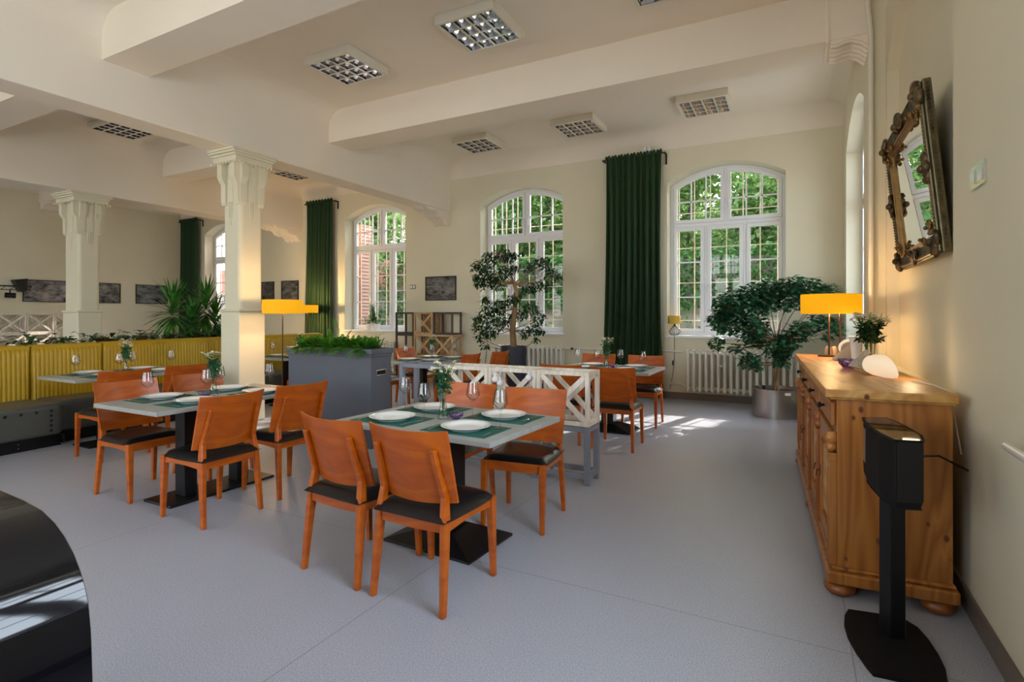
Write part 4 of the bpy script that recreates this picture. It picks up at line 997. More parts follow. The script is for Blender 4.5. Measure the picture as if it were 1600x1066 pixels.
# ------------------------------------------------------------------ wooden crates
def crate(loc, w_, d, h, m, label, x=True, rz=0, back=None, group=None, beam=0.035):
    t = thing('wooden_crate', label, 'crate', loc, rz, group)
    b = MB(); e = beam
    for sx in (0, w_-e):
        for sy in (0, d-e): b.box(sx, sx+e, sy, sy+e, 0, h)
    for sz in (0, h-e):
        for sy in (0.003, d-e-0.003): b.box(e, w_-e, sy, sy+e, sz, sz+e)
        for sx in (0.003, w_-e-0.003): b.box(sx, sx+e, e, d-e, sz, sz+e)
    obj('crate_frame', b, m, t, bevel=0.002)
    if x:
        for y in (0.012, d-0.012):
            q = MB(); q.bar((e*0.6, y, e*0.6), (w_-e*0.6, y, h-e*0.6), 0.014, 0.042, up=(0, 0, 1)); q.bar((w_-e*0.6, y+0.004, e*0.6), (e*0.6, y+0.004, h-e*0.6), 0.014, 0.042)
            obj('cross_brace', q, m, t)
    if back:
        q = MB(); q.box(e, w_-e, d-0.05, d-0.04, e, h-e); obj('back_board', q, back, t, label='flecked chipboard back')
    return t
x0 = -2.925
for k, nm in enumerate(('left end', 'middle', 'right end')):
    crate((x0+k*0.478, 4.18, 0.481), 0.474, 0.27, 0.449, 'crate_white', 'white limewashed lattice crate on the grey divider legs, %s' % nm, group='white lattice crates of the room divider')
def leg_frame(loc, w_, d, h, label, m='blue_grey'):
    t = thing('leg_frame', label, 'frame', loc)
    for sx in (0, w_-0.045):
        for sy in (0, d-0.045): b = MB(); b.box(sx, sx+0.045, sy, sy+0.045, 0, h); obj('leg', b, m, t, bevel=0.003)
    for sz in (0.05, h-0.045):
        b = MB()
        for sy in (0.003, d-0.042): b.box(0.045, w_-0.045, sy, sy+0.04, sz, sz+0.04)
        for sx in (0.003, w_-0.042): b.box(sx, sx+0.04, 0.045, d-0.045, sz, sz+0.04)
        obj('rail', b, m, t, bevel=0.003)
leg_frame((x0, 4.18, 0), 0.952, 0.27, 0.48, 'grey leg frame under the left part of the white lattice divider')
leg_frame((x0+0.956, 4.18, 0), 0.474, 0.27, 0.48, 'grey leg frame under the right end of the white lattice divider')
leg_frame((-3.46, 4.18, 0), 0.52, 0.27, 0.93, 'tall open grey frame between the planter and the white lattice')
for k, (bx, bz) in enumerate(((-2.36, 0.83), (-2.31, 0.80), (-2.03, 0.86))):
    b = MB(); b.ell((0, 0, 0), (0.028, 0.028, 0.028), 12, 8); b.tube([(0, 0, 0.026), (0, 0, 0.05)], 0.009, 8); b.tube([(0, 0, 0.05), (0, 0.02, 0.925-bz), (0, 0.05, 0.934-bz)], 0.003, 5)
    o = obj('string_light_bulb', b, 'paper', label='small white globe bulb hanging on the lattice divider, %s' % ('left of the pair', 'right of the pair', 'nearer the right end')[k], cat='light bulb'); o.location = (bx, 4.152, bz)
cols = [('crate_dark', False), ('crate_tan', True), ('crate_dark', False)]
rows = ['bottom row', 'middle row', 'top row']
for r_ in range(3):
    for c_ in range(3):
        m, xx = cols[c_]
        if c_ == 2 and r_ < 2: m, xx = 'crate_tan', True
        crate((-7.38+c_*0.476, 8.80, 0.10+r_*0.451 if r_ else 0.0), 0.472, 0.34, 0.45 if r_ else 0.548, m, 'wooden shelf crate below the harbour photo, %s, %s' % (rows[r_], ('left dark column', 'middle crossed column', 'right column')[c_]), x=xx, back='osb' if c_ == 1 else None, group='wooden shelf crates against the far wall')
for r_ in range(3):
    for c_ in range(4):
        crate((XL+0.30, 4.62+c_*0.515, 0.08+r_*0.451 if r_ else 0.0), 0.51, 0.28, 0.45 if r_ else 0.528, 'crate_white', 'pale lattice crate stacked at the left wall, %s, column %s' % (rows[r_], ('farthest left', 'left of the sunlit crossing', 'right of the sunlit crossing', 'beside the far column')[c_]), rz=PI/2, group='pale lattice crates at the left wall')

# ------------------------------------------------------------------ indoor trees
Rv = Vector((math.cos(cam.rotation_euler.z), math.sin(cam.rotation_euler.z), 0)); Fv = Vector((-Rv.y, Rv.x, 0))
def ficus(loc, lobes, label, pot, leafm, seed, trunk, nleaf, lsize, wide, spread=0.22):
    rn = random.Random(seed); t = thing('ficus_tree', label, 'plant', loc)
    pr, ph, pm = pot
    if pm == 'darkpot':
        b = MB(); b.lathe([(0, 0), (pr*0.9, 0), (pr, ph), (pr*0.94, ph), (pr*0.92, ph-0.05), (0, ph-0.05)], n=36); obj('pot', b, pm, t)
    else:
        b = MB(); b.lathe([(pr*0.97, 0.0), (pr*0.97, 0.015)], n=40, sx=1.0); b.lathe([(0, 0.015), (pr, 0.015), (pr, ph), (pr-0.012, ph), (pr-0.014, ph-0.06), (0, ph-0.06)], n=48); pt_ = obj('pot', b, pm, t)
        b = MB(); b.bar((-0.04, -pr-0.001, ph-0.045), (0.04, -pr-0.001, ph-0.045), 0.006, 0.035); o = obj('pot_label', b, 'paper', pt_); o.rotation_euler.z = rad(28)
    b = MB(); b.lathe([(0, ph-0.03), (pr*0.5, ph-0.03), (pr*0.93, ph-0.045)], n=30); obj('potting_soil', b, 'soil', t)
    tr = MB(); top = Vector(trunk[-1])
    if pm == 'darkpot':
        tr.tube(trunk, [0.055, 0.05, 0.042, 0.036, 0.03][:len(trunk)], 10)
    else:
        for ph_ in (0, PI):
            pts = []
            for i in range(15):
                f = i/14; z = ph-0.06+(top.z-ph+0.06)*f; a = ph_+f*9; pts.append((top.x*f+0.022*math.cos(a), top.y*f+0.022*math.sin(a), z))
            tr.tube(pts, 0.022, 8)
    lv = MB()
    cs = []
    for dx, dz, r_ in lobes:
        c = Rv*dx+Fv*rn.uniform(-spread, spread)+Vector((0, 0, dz)); cs.append((c, r_))
    for c, r_ in cs:
        base = top if (c-top).length < 0.9 or pm != 'darkpot' else top
        cand = [Vector(p) for p in trunk if Vector(p).z < c.z+0.1] or [Vector(trunk[0])]
        base = cand[-1]
        mid = base*0.5+c*0.5+Vector((rn.uniform(-.04, .04), rn.uniform(-.04, .04), -0.03))
        tr.tube([base, mid, c], [0.010, 0.007, 0.004], 6)
        for q in range(3):
            e = Vector(ball(c, r_, 1, 0.4)(rn)); tr.tube([c, e], [0.004, 0.0015], 4, False)
        for q in range(int(nleaf*4*r_*r_)+4):
            p = Vector(ball(c, r_, 0.85, 0.25)(rn)); a = rn.uniform(0, 6.28)
            d = Vector((math.cos(a), math.sin(a), rn.uniform(-0.9, 0.5) if not wide else rn.uniform(-0.5, 0.6)))
            leafshape(lv, p, d, lsize*rn.uniform(0.75, 1.2), lsize*(0.62 if wide else 0.42)*rn.uniform(0.9, 1.1), n=3, bend=0.2)
    obj('trunk', tr, 'bark', t); obj('leaves', lv, leafm, t)
k_ = 0.00883; cx_, cy_ = 1211, 492
lob = [(1125, 478, 22), (1150, 468, 24), (1138, 500, 28), (1165, 488, 26), (1118, 502, 18), (1178, 462, 24), (1205, 455, 26), (1235, 452, 24), (1262, 452, 22), (1285, 455, 16), (1258, 470, 20), (1228, 470, 20), (1195, 475, 20),
       (1160, 515, 24), (1185, 530, 22), (1205, 545, 18), (1225, 532, 20), (1240, 515, 18), (1195, 510, 18), (1222, 552, 16), (1124, 537, 13), (1150, 545, 10), (1160, 562, 15), (1175, 570, 11), (1275, 505, 16), (1292, 515, 12), (1262, 510, 10), (1298, 500, 8), (1210, 565, 10), (1300, 528, 7)]
ficus((-0.25, 8.33, 0), [((a-cx_)*k_, 1.4-(b-cy_)*k_, c*k_) for a, b, c in lob], 'wide ficus with a braided trunk in a round brushed steel pot', (0.31, 0.385, 'steel'), 'ficus2', 21, [(0, 0, 0.35), (0.0, 0, 0.75), (-0.02, 0, 0.95), (0.0, 0, 1.02)], 1350, 0.096, True)
k_ = 0.01066; cx_ = 803
lob = [(765, 428, 18), (752, 440, 14), (748, 415, 13), (768, 405, 14), (785, 398, 14), (800, 400, 12), (775, 440, 16), (790, 425, 12), (806, 418, 9), (830, 418, 12), (848, 410, 13), (860, 425, 12), (872, 432, 7), (852, 445, 12), (832, 448, 12), (815, 455, 10), (762, 490, 16), (780, 480, 15), (752, 510, 14), (765, 520, 13), (778, 505, 14), (748, 528, 8), (757, 540, 7), (795, 500, 12), (812, 490, 12), (830, 480, 13), (842, 495, 12), (835, 512, 12), (820, 520, 10), (846, 520, 7), (800, 470, 12), (838, 530, 5), (742, 432, 7), (745, 498, 8), (758, 470, 9)]
ficus((-4.17, 7.98, 0), [((a-cx_)*k_, 1.4-(b-492)*k_, c*k_) for a, b, c in lob], 'tall small-leaved ficus tree in a dark slate pot before the middle window', (0.215, 0.88, 'darkpot'), 'ficus', 33, [(0, 0, 0.82), (-0.03, 0, 1.15), (0.02, 0, 1.5), (0.04, 0.02, 1.8), (0.0, 0, 1.92)], 1700, 0.078, False)
b = MB(); b.box(-0.02, 0.02, -0.01, 0.01, 0, 0.1); o = obj('plant_sensor', b, 'black', label='small dark plant sensor stuck in the bark of the steel pot', cat='sensor'); o.location = (-0.40, 8.16, 0.335)
for k, (xx, lb, hh, sm) in enumerate(((-8.63, 'left potted plant on the window sill, trailing to the left', 0.2, 0.06), (-8.41, 'right potted plant on the window sill, bushier of the two', 0.42, 0.05))):
    t = thing('potted_plant', lb, 'plant', (xx, YF+0.13, 1.055)); rn = random.Random(60+k)
    b = MB(); b.lathe([(0, 0), (0.055, 0), (0.08, 0.14), (0.074, 0.14), (0.07, 0.12), (0, 0.12)], n=20); obj('pot', b, 'china', t)
    lv = MB(); st = MB()
    for q in range(12 if k == 0 else 26):
        a = rn.uniform(0, 6.28); e = Vector((math.cos(a)*0.14-(0.12 if k == 0 else 0)*rn.random(), math.sin(a)*0.09, 0.14+hh*rn.uniform(0.2, 1)))
        st.tube([(0, 0, 0.11), e*0.6+Vector((0, 0, 0.03)), e], 0.003, 4, False)
        for z in range(7): leafshape(lv, e*(0.5+0.5*z/6)+Vector((0, 0, 0.03)), (rn.uniform(-1, 1), rn.uniform(-1, 1), rn.uniform(-.3, .8)), 0.06 if k else 0.10, 0.035 if k else 0.022, n=3)
    obj('stems', st, 'stemgreen', t); obj('leaves', lv, 'fern' if k == 0 else 'ivy', t)

# ------------------------------------------------------------------ lamps
def drum(z0, z1, r, m='shade'):
    b = MB(); b.lathe([(r*0.99, z0), (r, z0+0.004), (r, z1-0.004), (r*0.99, z1)], n=40); return b
def yellow_lamp(loc, label, zc=1.50, base_z=0.0, r=0.235, h=0.17, rods=((0, 0),), group='yellow drum-shade lamps', power=12, kind='floor_lamp', pole='bronze'):
    t = thing(kind, label, 'lamp', loc, 0, group)
    z0, z1 = zc-h/2, zc+h/2
    obj('lamp_shade', drum(z0, z1, r), 'shade', t, solid=0.003)
    b = MB(); b.lathe([(0, 0), (0.13, 0), (0.13, 0.012), (0.02, 0.02), (0, 0.02)], n=28)
    if kind != 'floor_lamp': b = MB(); b.box(-0.10, 0.10, -0.06, 0.06, 0, 0.012)
    obj('lamp_base', b, pole, t)
    b = MB()
    for rx, ry in rods: b.tube([(rx, ry, 0.01), (rx, ry, z0+0.03)], 0.008, 8)
    for k in range(3): a = 2*PI*k/3; b.tube([(0, 0, z0+0.03), (math.cos(a)*r*0.98, math.sin(a)*r*0.98, z0+0.03)], 0.002, 4)
    if len(rods) > 1: b.tube([(rods[0][0], rods[0][1], z0+0.03), (rods[1][0], rods[1][1], z0+0.03)], 0.004, 6)
    obj('pole', b, pole, t)
    b = MB(); b.ell((0, 0, zc), (0.03, 0.03, 0.04), 12, 8); obj('bulb', b, 'glow', t)
    add_light('lamp_light', 'POINT', (0, 0, zc+0.075), power, (1.0, 0.66, 0.30), radius=0.03, parent=t)
    add_light('lamp_light', 'POINT', (0, 0, zc-0.075), power, (1.0, 0.66, 0.30), radius=0.03, parent=t)
yellow_lamp((-5.68, 4.63, 0), 'yellow drum-shade floor lamp beside the near column, larger-looking of the pair')
yellow_lamp((-9.70, 8.56, 0), 'yellow drum-shade floor lamp glowing on the green curtain', zc=1.53, power=30)
yellow_lamp((0.265, 5.52, 1.032), 'yellow drum-shade table lamp on the far end of the pine sideboard', zc=0.462, rods=((-0.01, 0.05), (0.07, -0.02)), kind='table_lamp', power=6)
t = thing('table_lamp', 'small unlit yellow lamp with a wire cage base on the right window sill', 'lamp', (-1.83, YF+0.11, 1.055))
obj('lamp_shade', drum(0.19, 0.33, 0.095), 'shade_off', t, solid=0.003)
b = MB()
for k in range(9):
    a = 2*PI*k/9; c, s_ = math.cos(a), math.sin(a); b.tube([(c*0.02, s_*0.02, 0.16), (c*0.10, s_*0.10, 0.06), (c*0.06, s_*0.06, 0.004)], 0.0035, 5)
b.tube([(0.06*math.cos(k*PI/8), 0.06*math.sin(k*PI/8), 0.004) for k in range(17)], 0.0035, 5); b.tube([(0, 0, 0.15), (0, 0, 0.20)], 0.015, 8)
obj('wire_base', b, 'black', t)
b = MB(); b.tube([(0, 0, 0.01), (0.02, -0.15, 0.0), (0.03, -0.165, -0.05), (0.02, -0.14, -0.4), (0.0, -0.13, -0.62)], 0.004, 6); b.box(-0.012, 0.012, -0.145, -0.115, -0.50, -0.42); b.tube([(0.0, -0.13, -0.62), (-0.05, -0.12, -0.9)], 0.004, 6)
obj('power_cord', b, 'black', t)
pipe('power_cable', [(-5.42, YF-0.02, 1.02), (-5.43, YF-0.02, 0.8), (-5.47, YF-0.02, 0.5), (-5.5, YF-0.02, 0.02)], 0.004, 'thin black cable hanging down the wall left of the dark ficus pot', 'black', 'cable')

# ------------------------------------------------------------------ pine sideboard
SB = (0.145, 3.12, 0); srz = rad(3); SL = 2.68
def sl(x, y, z=0):
    c, s_ = math.cos(srz), math.sin(srz); return (SB[0]+c*x-s_*y, SB[1]+s_*x+c*y, z)
t = thing('sideboard', 'long waxed pine sideboard with black-knobbed drawers along the right wall', 'sideboard', SB, srz)
b = MB(); b.box(0.035, 0.50, 0.03, SL-0.03, 0.14, 0.985); obj('carcass', b, 'pine', t, bevel=0.003)
b = MB(); b.box(-0.02, 0.515, -0.015, SL+0.01, 0.99, 1.03); b.box(0.0, 0.505, 0.005, SL-0.01, 0.978, 0.99); obj('worktop', b, 'pinetop', t, bevel=0.014, seg=3)
b = MB(); b.box(-0.015, 0.52, -0.012, SL+0.01, 0.065, 0.125); b.box(0.01, 0.51, 0.01, SL-0.01, 0.125, 0.145); obj('plinth', b, 'pine', t, bevel=0.012, seg=3)
for fx, fy in ((0.05, 0.06), (0.45, 0.06), (0.05, SL/2), (0.05, SL-0.06), (0.45, SL-0.06)):
    b = MB(); b.lathe([(0, 0), (0.05, 0), (0.068, 0.02), (0.07, 0.035), (0.058, 0.052), (0.045, 0.065), (0, 0.065)], n=22); o = obj('bun_foot', b, 'pinedark', t); o.location = (fx, fy, 0)
dw = (SL-0.10)/4
for k in range(4):
    y0 = 0.05+k*dw
    b = MB(); b.box(0.012, 0.035, y0+0.02, y0+dw-0.02, 0.835, 0.955); d = obj('drawer', b, 'pine', t, bevel=0.006)
    b = MB(); yc_ = y0+dw/2; b.tube([(0.012, yc_, 0.895), (-0.006, yc_, 0.895)], 0.007, 8); b.ell((-0.014, yc_, 0.895), (0.011, 0.017, 0.017), 12, 8); obj('knob', b, 'black', d, label='black knob')
    b = MB(); P = lambda u, v, w_: (0.035-w_, u, v)
    b.ring([(y0+0.045, 0.175), (y0+dw-0.045, 0.175), (y0+dw-0.045, 0.80), (y0+0.045, 0.80)], 0.07, P, 0.0, 0.022)
    n = 10; ya, yb = y0+0.115, y0+dw-0.115
    arc = [(ya, 0.72), (ya, 0.66)]+[(ya+(yb-ya)*i/n, 0.66+0.055*math.sin(PI*i/n)) for i in range(n+1)]+[(yb, 0.66), (yb, 0.735), (ya, 0.735)]
    b.prism([(ya, 0.74)]+[(ya+(yb-ya)*i/n, 0.665+0.06*math.sin(PI*i/n)) for i in range(n+1)]+[(yb, 0.74)], P, 0.0, 0.022)
    d = obj('door', b, 'pine', t, bevel=0.005)
    b = MB(); b.box(0.022, 0.032, ya+0.03, yb-0.03, 0.275, 0.645); obj('door_panel', b, 'pinetop', d, bevel=0.008)
    hy = y0+dw-0.075 if k % 2 == 0 else y0+0.075
    b = MB(); b.tube([(0.013, hy, 0.47), (-0.004, hy, 0.47)], 0.004, 6); b.bar((-0.004, hy, 0.47), (-0.010, hy, 0.43), 0.008, 0.006); b.box(0.010, 0.014, hy-0.008, hy+0.008, 0.44, 0.50); obj('key', b, 'bronze', d)
for k in range(5):
    y0 = 0.05+k*dw; y0 = min(max(y0, 0.06), SL-0.06)
    b = MB(); b.box(0.0, 0.035, y0-0.03, y0+0.03, 0.145, 0.70)
    for q in range(3): b.box(-0.004, 0.002, y0-0.022+q*0.017, y0-0.012+q*0.017, 0.2, 0.62)
    b.lathe([(0.0, 0.81), (0.020, 0.81), (0.034, 0.79), (0.036, 0.77), (0.024, 0.75), (0.030, 0.74), (0.030, 0.725), (0.020, 0.715), (0.0, 0.70)], c=(0.012, y0, 0), n=16)
    b.box(-0.004, 0.035, y0-0.034, y0+0.034, 0.665, 0.705)
    obj('pilaster', b, 'pinedark' if 0 < k < 4 else 'pine', t, bevel=0.003)

# things standing on it
zt = 1.031
for k, (xx, yy, lb) in enumerate(((0.235, 2.50, 'left of two pale ceramic shakers at the far end of the sideboard'), (0.285, 2.52, 'right of two pale ceramic shakers at the far end of the sideboard'))):
    b = MB(); b.lathe([(0, 0), (0.024, 0), (0.026, 0.01), (0.025, 0.06), (0.019, 0.078), (0.010, 0.085), (0, 0.087)], n=18); o = obj('salt_shaker', b, 'stone', label=lb, cat='shaker', group='ceramic shakers'); o.location = sl(xx, yy, zt)
def cone_lamp(loc, label, ax, long_, start, base_c, tip, cr, ch, r0, gl, lpow):
    t = thing('cone_lamp', label, 'lamp', loc, 0, 'ceramic cone lamps')
    ax = Vector(ax).normalized(); u = Vector(long_); u = (u-ax*u.dot(ax)).normalized(); v = ax.cross(u); st = Vector(start)
    Mt = Matrix.Translation(Vector(base_c)) @ Vector(tip).normalized().to_track_quat('Z', 'Y').to_matrix().to_4x4()
    Mc = Matrix.Translation(st) @ ax.to_track_quat('Z', 'Y').to_matrix().to_4x4()
    b = MB(); b.lathe([(0.003, ch), (0.012, ch*0.93), (cr, 0.0), (cr*0.97, -0.006), (0, -0.006)], n=32, M4=Mt)
    b.lathe([(0.0, -0.05), (r0*0.85, -0.045), (r0*0.98, -0.02), (r0, 0.006), (0.0, 0.006)], n=26, M4=Mc)
    obj('ceramic_cone', b, 'stone', t)
    n = 36; vs = []
    for rr, f, k in [(r0, 0.0, 0.0), (r0*1.18, 0.22, 0.3), (r0*1.28, 0.6, 0.8), (r0*1.22, 0.9, 1.0), (r0*1.12, 1.0, 1.0)]:
        for i in range(n):
            a = 2*PI*i/n; L_ = gl*(0.58+0.42*math.cos(a)*k)
            vs.append(st+ax*f*L_+(u*math.cos(a)+v*math.sin(a))*rr)
    b = MB(); b.add(vs, [(j*n+i, j*n+(i+1) % n, (j+1)*n+(i+1) % n, (j+1)*n+i) for j in range(4) for i in range(n)], True)
    sh = obj('glowing_shade', b, 'glowsoft', t)
    ring = vs[4*n:5*n]; c = sum(ring, Vector())/n; nrm = ((ring[0]-c).cross(ring[9]-c)).normalized()
    if nrm.dot(ax) < 0: nrm = -nrm
    b = MB(); b.add([c+(p-c)*0.99 for p in ring]+[c+(p-c)*0.6+nrm*0.008 for p in ring]+[c+nrm*0.010], [(i, (i+1) % n, n+(i+1) % n, n+i) for i in range(n)]+[(n+i, n+(i+1) % n, 2*n) for i in range(n)], True); obj('diffuser', b, 'glow', sh)
    add_light('lamp_light', 'POINT', c+nrm*0.10+Vector((0, 0, 0.04)), lpow, (1.0, 0.74, 0.42), radius=0.04, parent=t)
cone_lamp((0.415, 3.93, zt), 'nearer ceramic cone lamp, lying with its glowing oval shade towards the camera', (0.55, -0.80, -0.02), (-0.8, -0.55, -0.25), (-0.02, 0.0, 0.068), (-0.06, 0.065, 0.035), (0.25, 0.1, 1), 0.07, 0.12, 0.052, 0.27, 0.9)
cone_lamp((0.368, 5.10, zt), 'farther ceramic cone lamp, its glowing ring turned away behind the grey cone', (0.18, 0.85, 0.35), (0, 0, -1), (0.02, 0.045, 0.085), (0.0, 0.0, 0.008), (0.05, -0.05, 1), 0.115, 0.125, 0.072, 0.07, 1.3)
t = MB(); prof = [(0.0, 0.004), (0.028, 0.0), (0.034, 0.006), (0.055, 0.035), (0.066, 0.065)]
t.lathe(prof, n=18)
for k in range(9):
    a = 2*PI*k/9; t.tube([(math.cos(a)*0.034, math.sin(a)*0.034, 0.008), (math.cos(a+0.35)*0.058, math.sin(a+0.35)*0.058, 0.036), (math.cos(a+0.6)*0.067, math.sin(a+0.6)*0.067, 0.066)], 0.003, 5)
o = obj('glass_bowl', t, 'purple', label='purple cut-glass bowl on the pine sideboard', cat='bowl', solid=0.003); o.location = sl(0.235, 1.22, zt)
bouquet(sl(0.385, 1.55, zt), 'sb', h=0.36, n=12, big=1.5, spread=0.075, seed=77, label='leafy green stems with white flowers in the nearer sideboard vase', vlabel='clear straight glass vase on the pine sideboard', vase=[(0.0, 0.004), (0.030, 0.0), (0.031, 0.01), (0.030, 0.19)])
bouquet(sl(0.445, 1.75, zt), 'sb2', h=0.36, n=22, big=1.5, spread=0.11, seed=78, label='spreading bunch of white flowers in the farther sideboard vase', vlabel='slim clear glass vase by the wall on the sideboard', vase=[(0.0, 0.004), (0.026, 0.0), (0.027, 0.01), (0.022, 0.07), (0.033, 0.19)])
b = MB(); b.lathe([(0.0, 0.004), (0.024, 0.0), (0.028, 0.02), (0.045, 0.20), (0.041, 0.20), (0.024, 0.03), (0, 0.02)], n=22); o = obj('flower_vase', b, 'china', label='empty white tapered vase behind the glass vases on the sideboard', cat='vase'); o.location = sl(0.36, 1.86, zt)
b = MB(); b.tube([sl(0.44, 0.50, zt+0.006), sl(0.47, 0.42, zt+0.006), sl(0.495, 0.30, zt+0.008), sl(0.53, 0.20, zt-0.01), sl(0.56, 0.14, zt-0.3)], 0.004, 6); obj('cable', b, 'whitepaint', label='white cord trailing from the nearer cone lamp over the sideboard edge', cat='cable')

# ------------------------------------------------------------------ ornate mirror
tilt = rad(5.6)
t = thing('wall_mirror', 'ornate gilt-framed mirror leaning out from the right wall', 'mirror', (0.785, 4.58, 1.76), -PI/2)
rot = Matrix.Rotation(tilt, 4, 'X')
def PM(u, v, w_):     # u right (seen from the room), v up, w out of the wall
    p = rot @ Vector((u, -w_, v)); return tuple(p)
W2, H2 = 0.70, 1.02
O = [(-W2, 0), (W2, 0), (W2, H2), (-W2, H2)]
b = MB(); b.ring(O, 0.10, PM, 0.0, 0.045); b.ring(inset_poly(O, 0.010), 0.022, PM, 0.045, 0.062); fr_ = obj('outer_frame', b, 'giltolive', t, bevel=0.008)
b = MB()
i1 = inset_poly(O, 0.05)
for (a, wa), (c, wc) in (((0.032, 0.058), (0.06, 0.036)), ((0.06, 0.036), (0.094, 0.044))):
    pa, pc = inset_poly(O, a), inset_poly(O, c)
    b.add([PM(u, v, wa) for u, v in pa]+[PM(u, v, wc) for u, v in pc], [(k, (k+1) % 4, 4+(k+1) % 4, 4+k) for k in range(4)])
for sg in (-1, 1):
    for k in range(70):
        v = 0.09+k*(H2-0.18)/69; b.bar(PM(sg*(W2-0.034), v, 0.058), PM(sg*(W2-0.092), v+0.006*sg, 0.045), 0.006, 0.008)
    for k in range(96):
        u = -W2+0.09+k*(2*W2-0.18)/95; v0_, v1_ = (0.034, 0.092) if sg < 0 else (H2-0.034, H2-0.092); b.bar(PM(u, v0_, 0.058), PM(u, v1_, 0.045), 0.006, 0.008)
obj('cove_moulding', b, 'giltdark', t)
for sg in (-1, 1):
    b = MB(); b.bar(PM(sg*(W2+0.002), 0.02, 0.024), PM(sg*(W2+0.002), H2-0.02, 0.024), 0.004, 0.008)
    for k in range(40):
        v = 0.03+k*(H2-0.06)/39; b.bar(PM(sg*(W2+0.0), v-0.006, 0.024), PM(sg*(W2+0.0), v+0.006, 0.024), 0.014, 0.018)
    obj('dentil_trim', b, 'giltdark', t)
b = MB(); b.ring(inset_poly(O, 0.090), 0.018, PM, 0.02, 0.055); b.ring(inset_poly(O, 0.108), 0.012, PM, 0.02, 0.046); b.ring(inset_poly(O, 0.120), 0.012, PM, 0.02, 0.040); obj('inner_moulding', b, 'gilt', t, bevel=0.005)
b = MB(); ii = inset_poly(O, 0.130); b.add([PM(u, v, 0.030) for u, v in ii], [(0, 1, 2, 3)]); obj('mirror_glass', b, 'mirror', t)
b = MB()
for k in range(62):
    for v in (0.026, H2-0.026): u = -W2+0.03+k*(2*W2-0.06)/61; b.ell(PM(u, v, 0.063), (0.007, 0.007, 0.007), 6, 4)
for k in range(44):
    for u in (-W2+0.026, W2-0.026): v = 0.03+k*(H2-0.06)/43; b.ell(PM(u, v, 0.063), (0.007, 0.007, 0.007), 6, 4)
obj('bead_trim', b, 'giltdark', t)
def scroll(mb, u, v, s_, ang, rn, wz=0.07):
    for sg in (-1, 1):
        pts = []
        for i in range(18):
            f = i/17; a = f*4.6; r_ = s_*(0.55-0.42*f)
            pu = sg*(s_*0.55+r_*math.cos(a)*-1+0.0); pv = r_*math.sin(a)*1.0
            c, q = math.cos(ang), math.sin(ang); pts.append(PM(u+c*pu-q*pv, v+q*pu+c*pv, wz+0.02*f))
        mb.tube(pts, [s_*0.20*(1-0.4*i/17) for i in range(18)], 7)
    for k in range(7):
        a = ang+PI/2+(k-3)*0.42; L_ = s_*(1.0-0.10*abs(k-3))
        mb.ell(PM(u+math.cos(a)*L_*0.5, v+math.sin(a)*L_*0.5, wz+0.012), (s_*0.20, s_*0.20, s_*0.34), 8, 5)
    mb.ell(PM(u, v, wz+0.03), (s_*0.25, s_*0.25, s_*0.25), 10, 6)
rn = random.Random(2)
spots = [(-W2+0.07, 0.07, 0.10, -PI*0.25+PI), (W2-0.07, 0.07, 0.10, PI*0.25+PI), (W2-0.07, H2-0.07, 0.11, -PI*0.25), (-W2+0.07, H2-0.07, 0.11, PI*0.25), (0, H2-0.06, 0.12, 0), (0, 0.07, 0.10, PI), (-W2+0.07, H2/2, 0.10, PI/2), (W2-0.07, H2/2, 0.10, -PI/2),
         (-0.38, H2-0.12, 0.05, 0), (0.38, H2-0.12, 0.05, 0), (-0.36, 0.12, 0.05, PI), (0.36, 0.12, 0.05, PI), (-W2+0.15, 0.17, 0.05, PI/2), (W2-0.15, 0.17, 0.05, -PI/2), (-W2+0.15, H2-0.17, 0.05, PI/2), (W2-0.15, H2-0.17, 0.05, -PI/2)]
for u, v, s_, a in spots:
    b = MB(); scroll(b, u, v, s_*1.0, a, rn, 0.055); obj('carved_ornament', b, 'giltdark' if s_ > 0.06 else 'gilt', t)
pipe('hanging_wire', [(0.80, 3.62, 2.30), (0.79, 3.72, 2.315), (0.795, 3.82, 2.30), (0.79, 3.72, 2.29), (0.80, 3.62, 2.285)], 0.004, 'small pale wire loop on the wall behind the ornate mirror', 'chrome', 'wire')

# ------------------------------------------------------------------ pictures and switches
def picture(P, u0, u1, v0, v1, seed, label, hi=0.35, tint=(1, 0.95, 0.9)):
    t = thing('framed_photo', label, 'picture', P((u0+u1)/2, v0, 0), 0, 'black-and-white framed photos')
    base = Vector(P((u0+u1)/2, v0, 0)); Q = lambda u, v, w_: tuple(Vector(P(u, v, w_))-base)
    b = MB(); b.ring([(u0, v0), (u1, v0), (u1, v1), (u0, v1)], 0.018, Q, -0.025, -0.001); obj('frame', b, 'black', t)
    b = MB(); b.add([Q(u0+0.015, v0+0.015, -0.012), Q(u1-0.015, v0+0.015, -0.012), Q(u1-0.015, v1-0.015, -0.012), Q(u0+0.015, v1-0.015, -0.012)], [(0, 1, 2, 3)])
    return t, obj('print', b, picture_mat('photo_print_%d' % seed, seed, hi=hi, tint=tint), t), Q
t, pr1, Q = picture(PF, -6.94, -6.17, 1.70, 2.20, 1, 'black-and-white harbour photo above the wooden crate shelf', hi=0.26)
b = MB(); bar2(b, Q, (-6.92, 1.99), (-6.55, 2.0), 0.018, -0.0135, -0.0125); bar2(b, Q, (-6.72, 2.03), (-6.60, 2.035), 0.02, -0.0135, -0.0125); bar2(b, Q, (-6.56, 2.02), (-6.55, 1.80), 0.012, -0.0135, -0.0125); obj('boat_image', b, 'blue_grey', pr1)
t, p_, Q = picture(PF, -11.38, -10.78, 1.69, 2.24, 2, 'black-and-white harbour crane photo beside the lamplit curtain', hi=0.2)
picture(PF, -12.35, -11.66, 1.69, 2.24, 3, 'dark photo partly hidden behind the near column', hi=0.12)
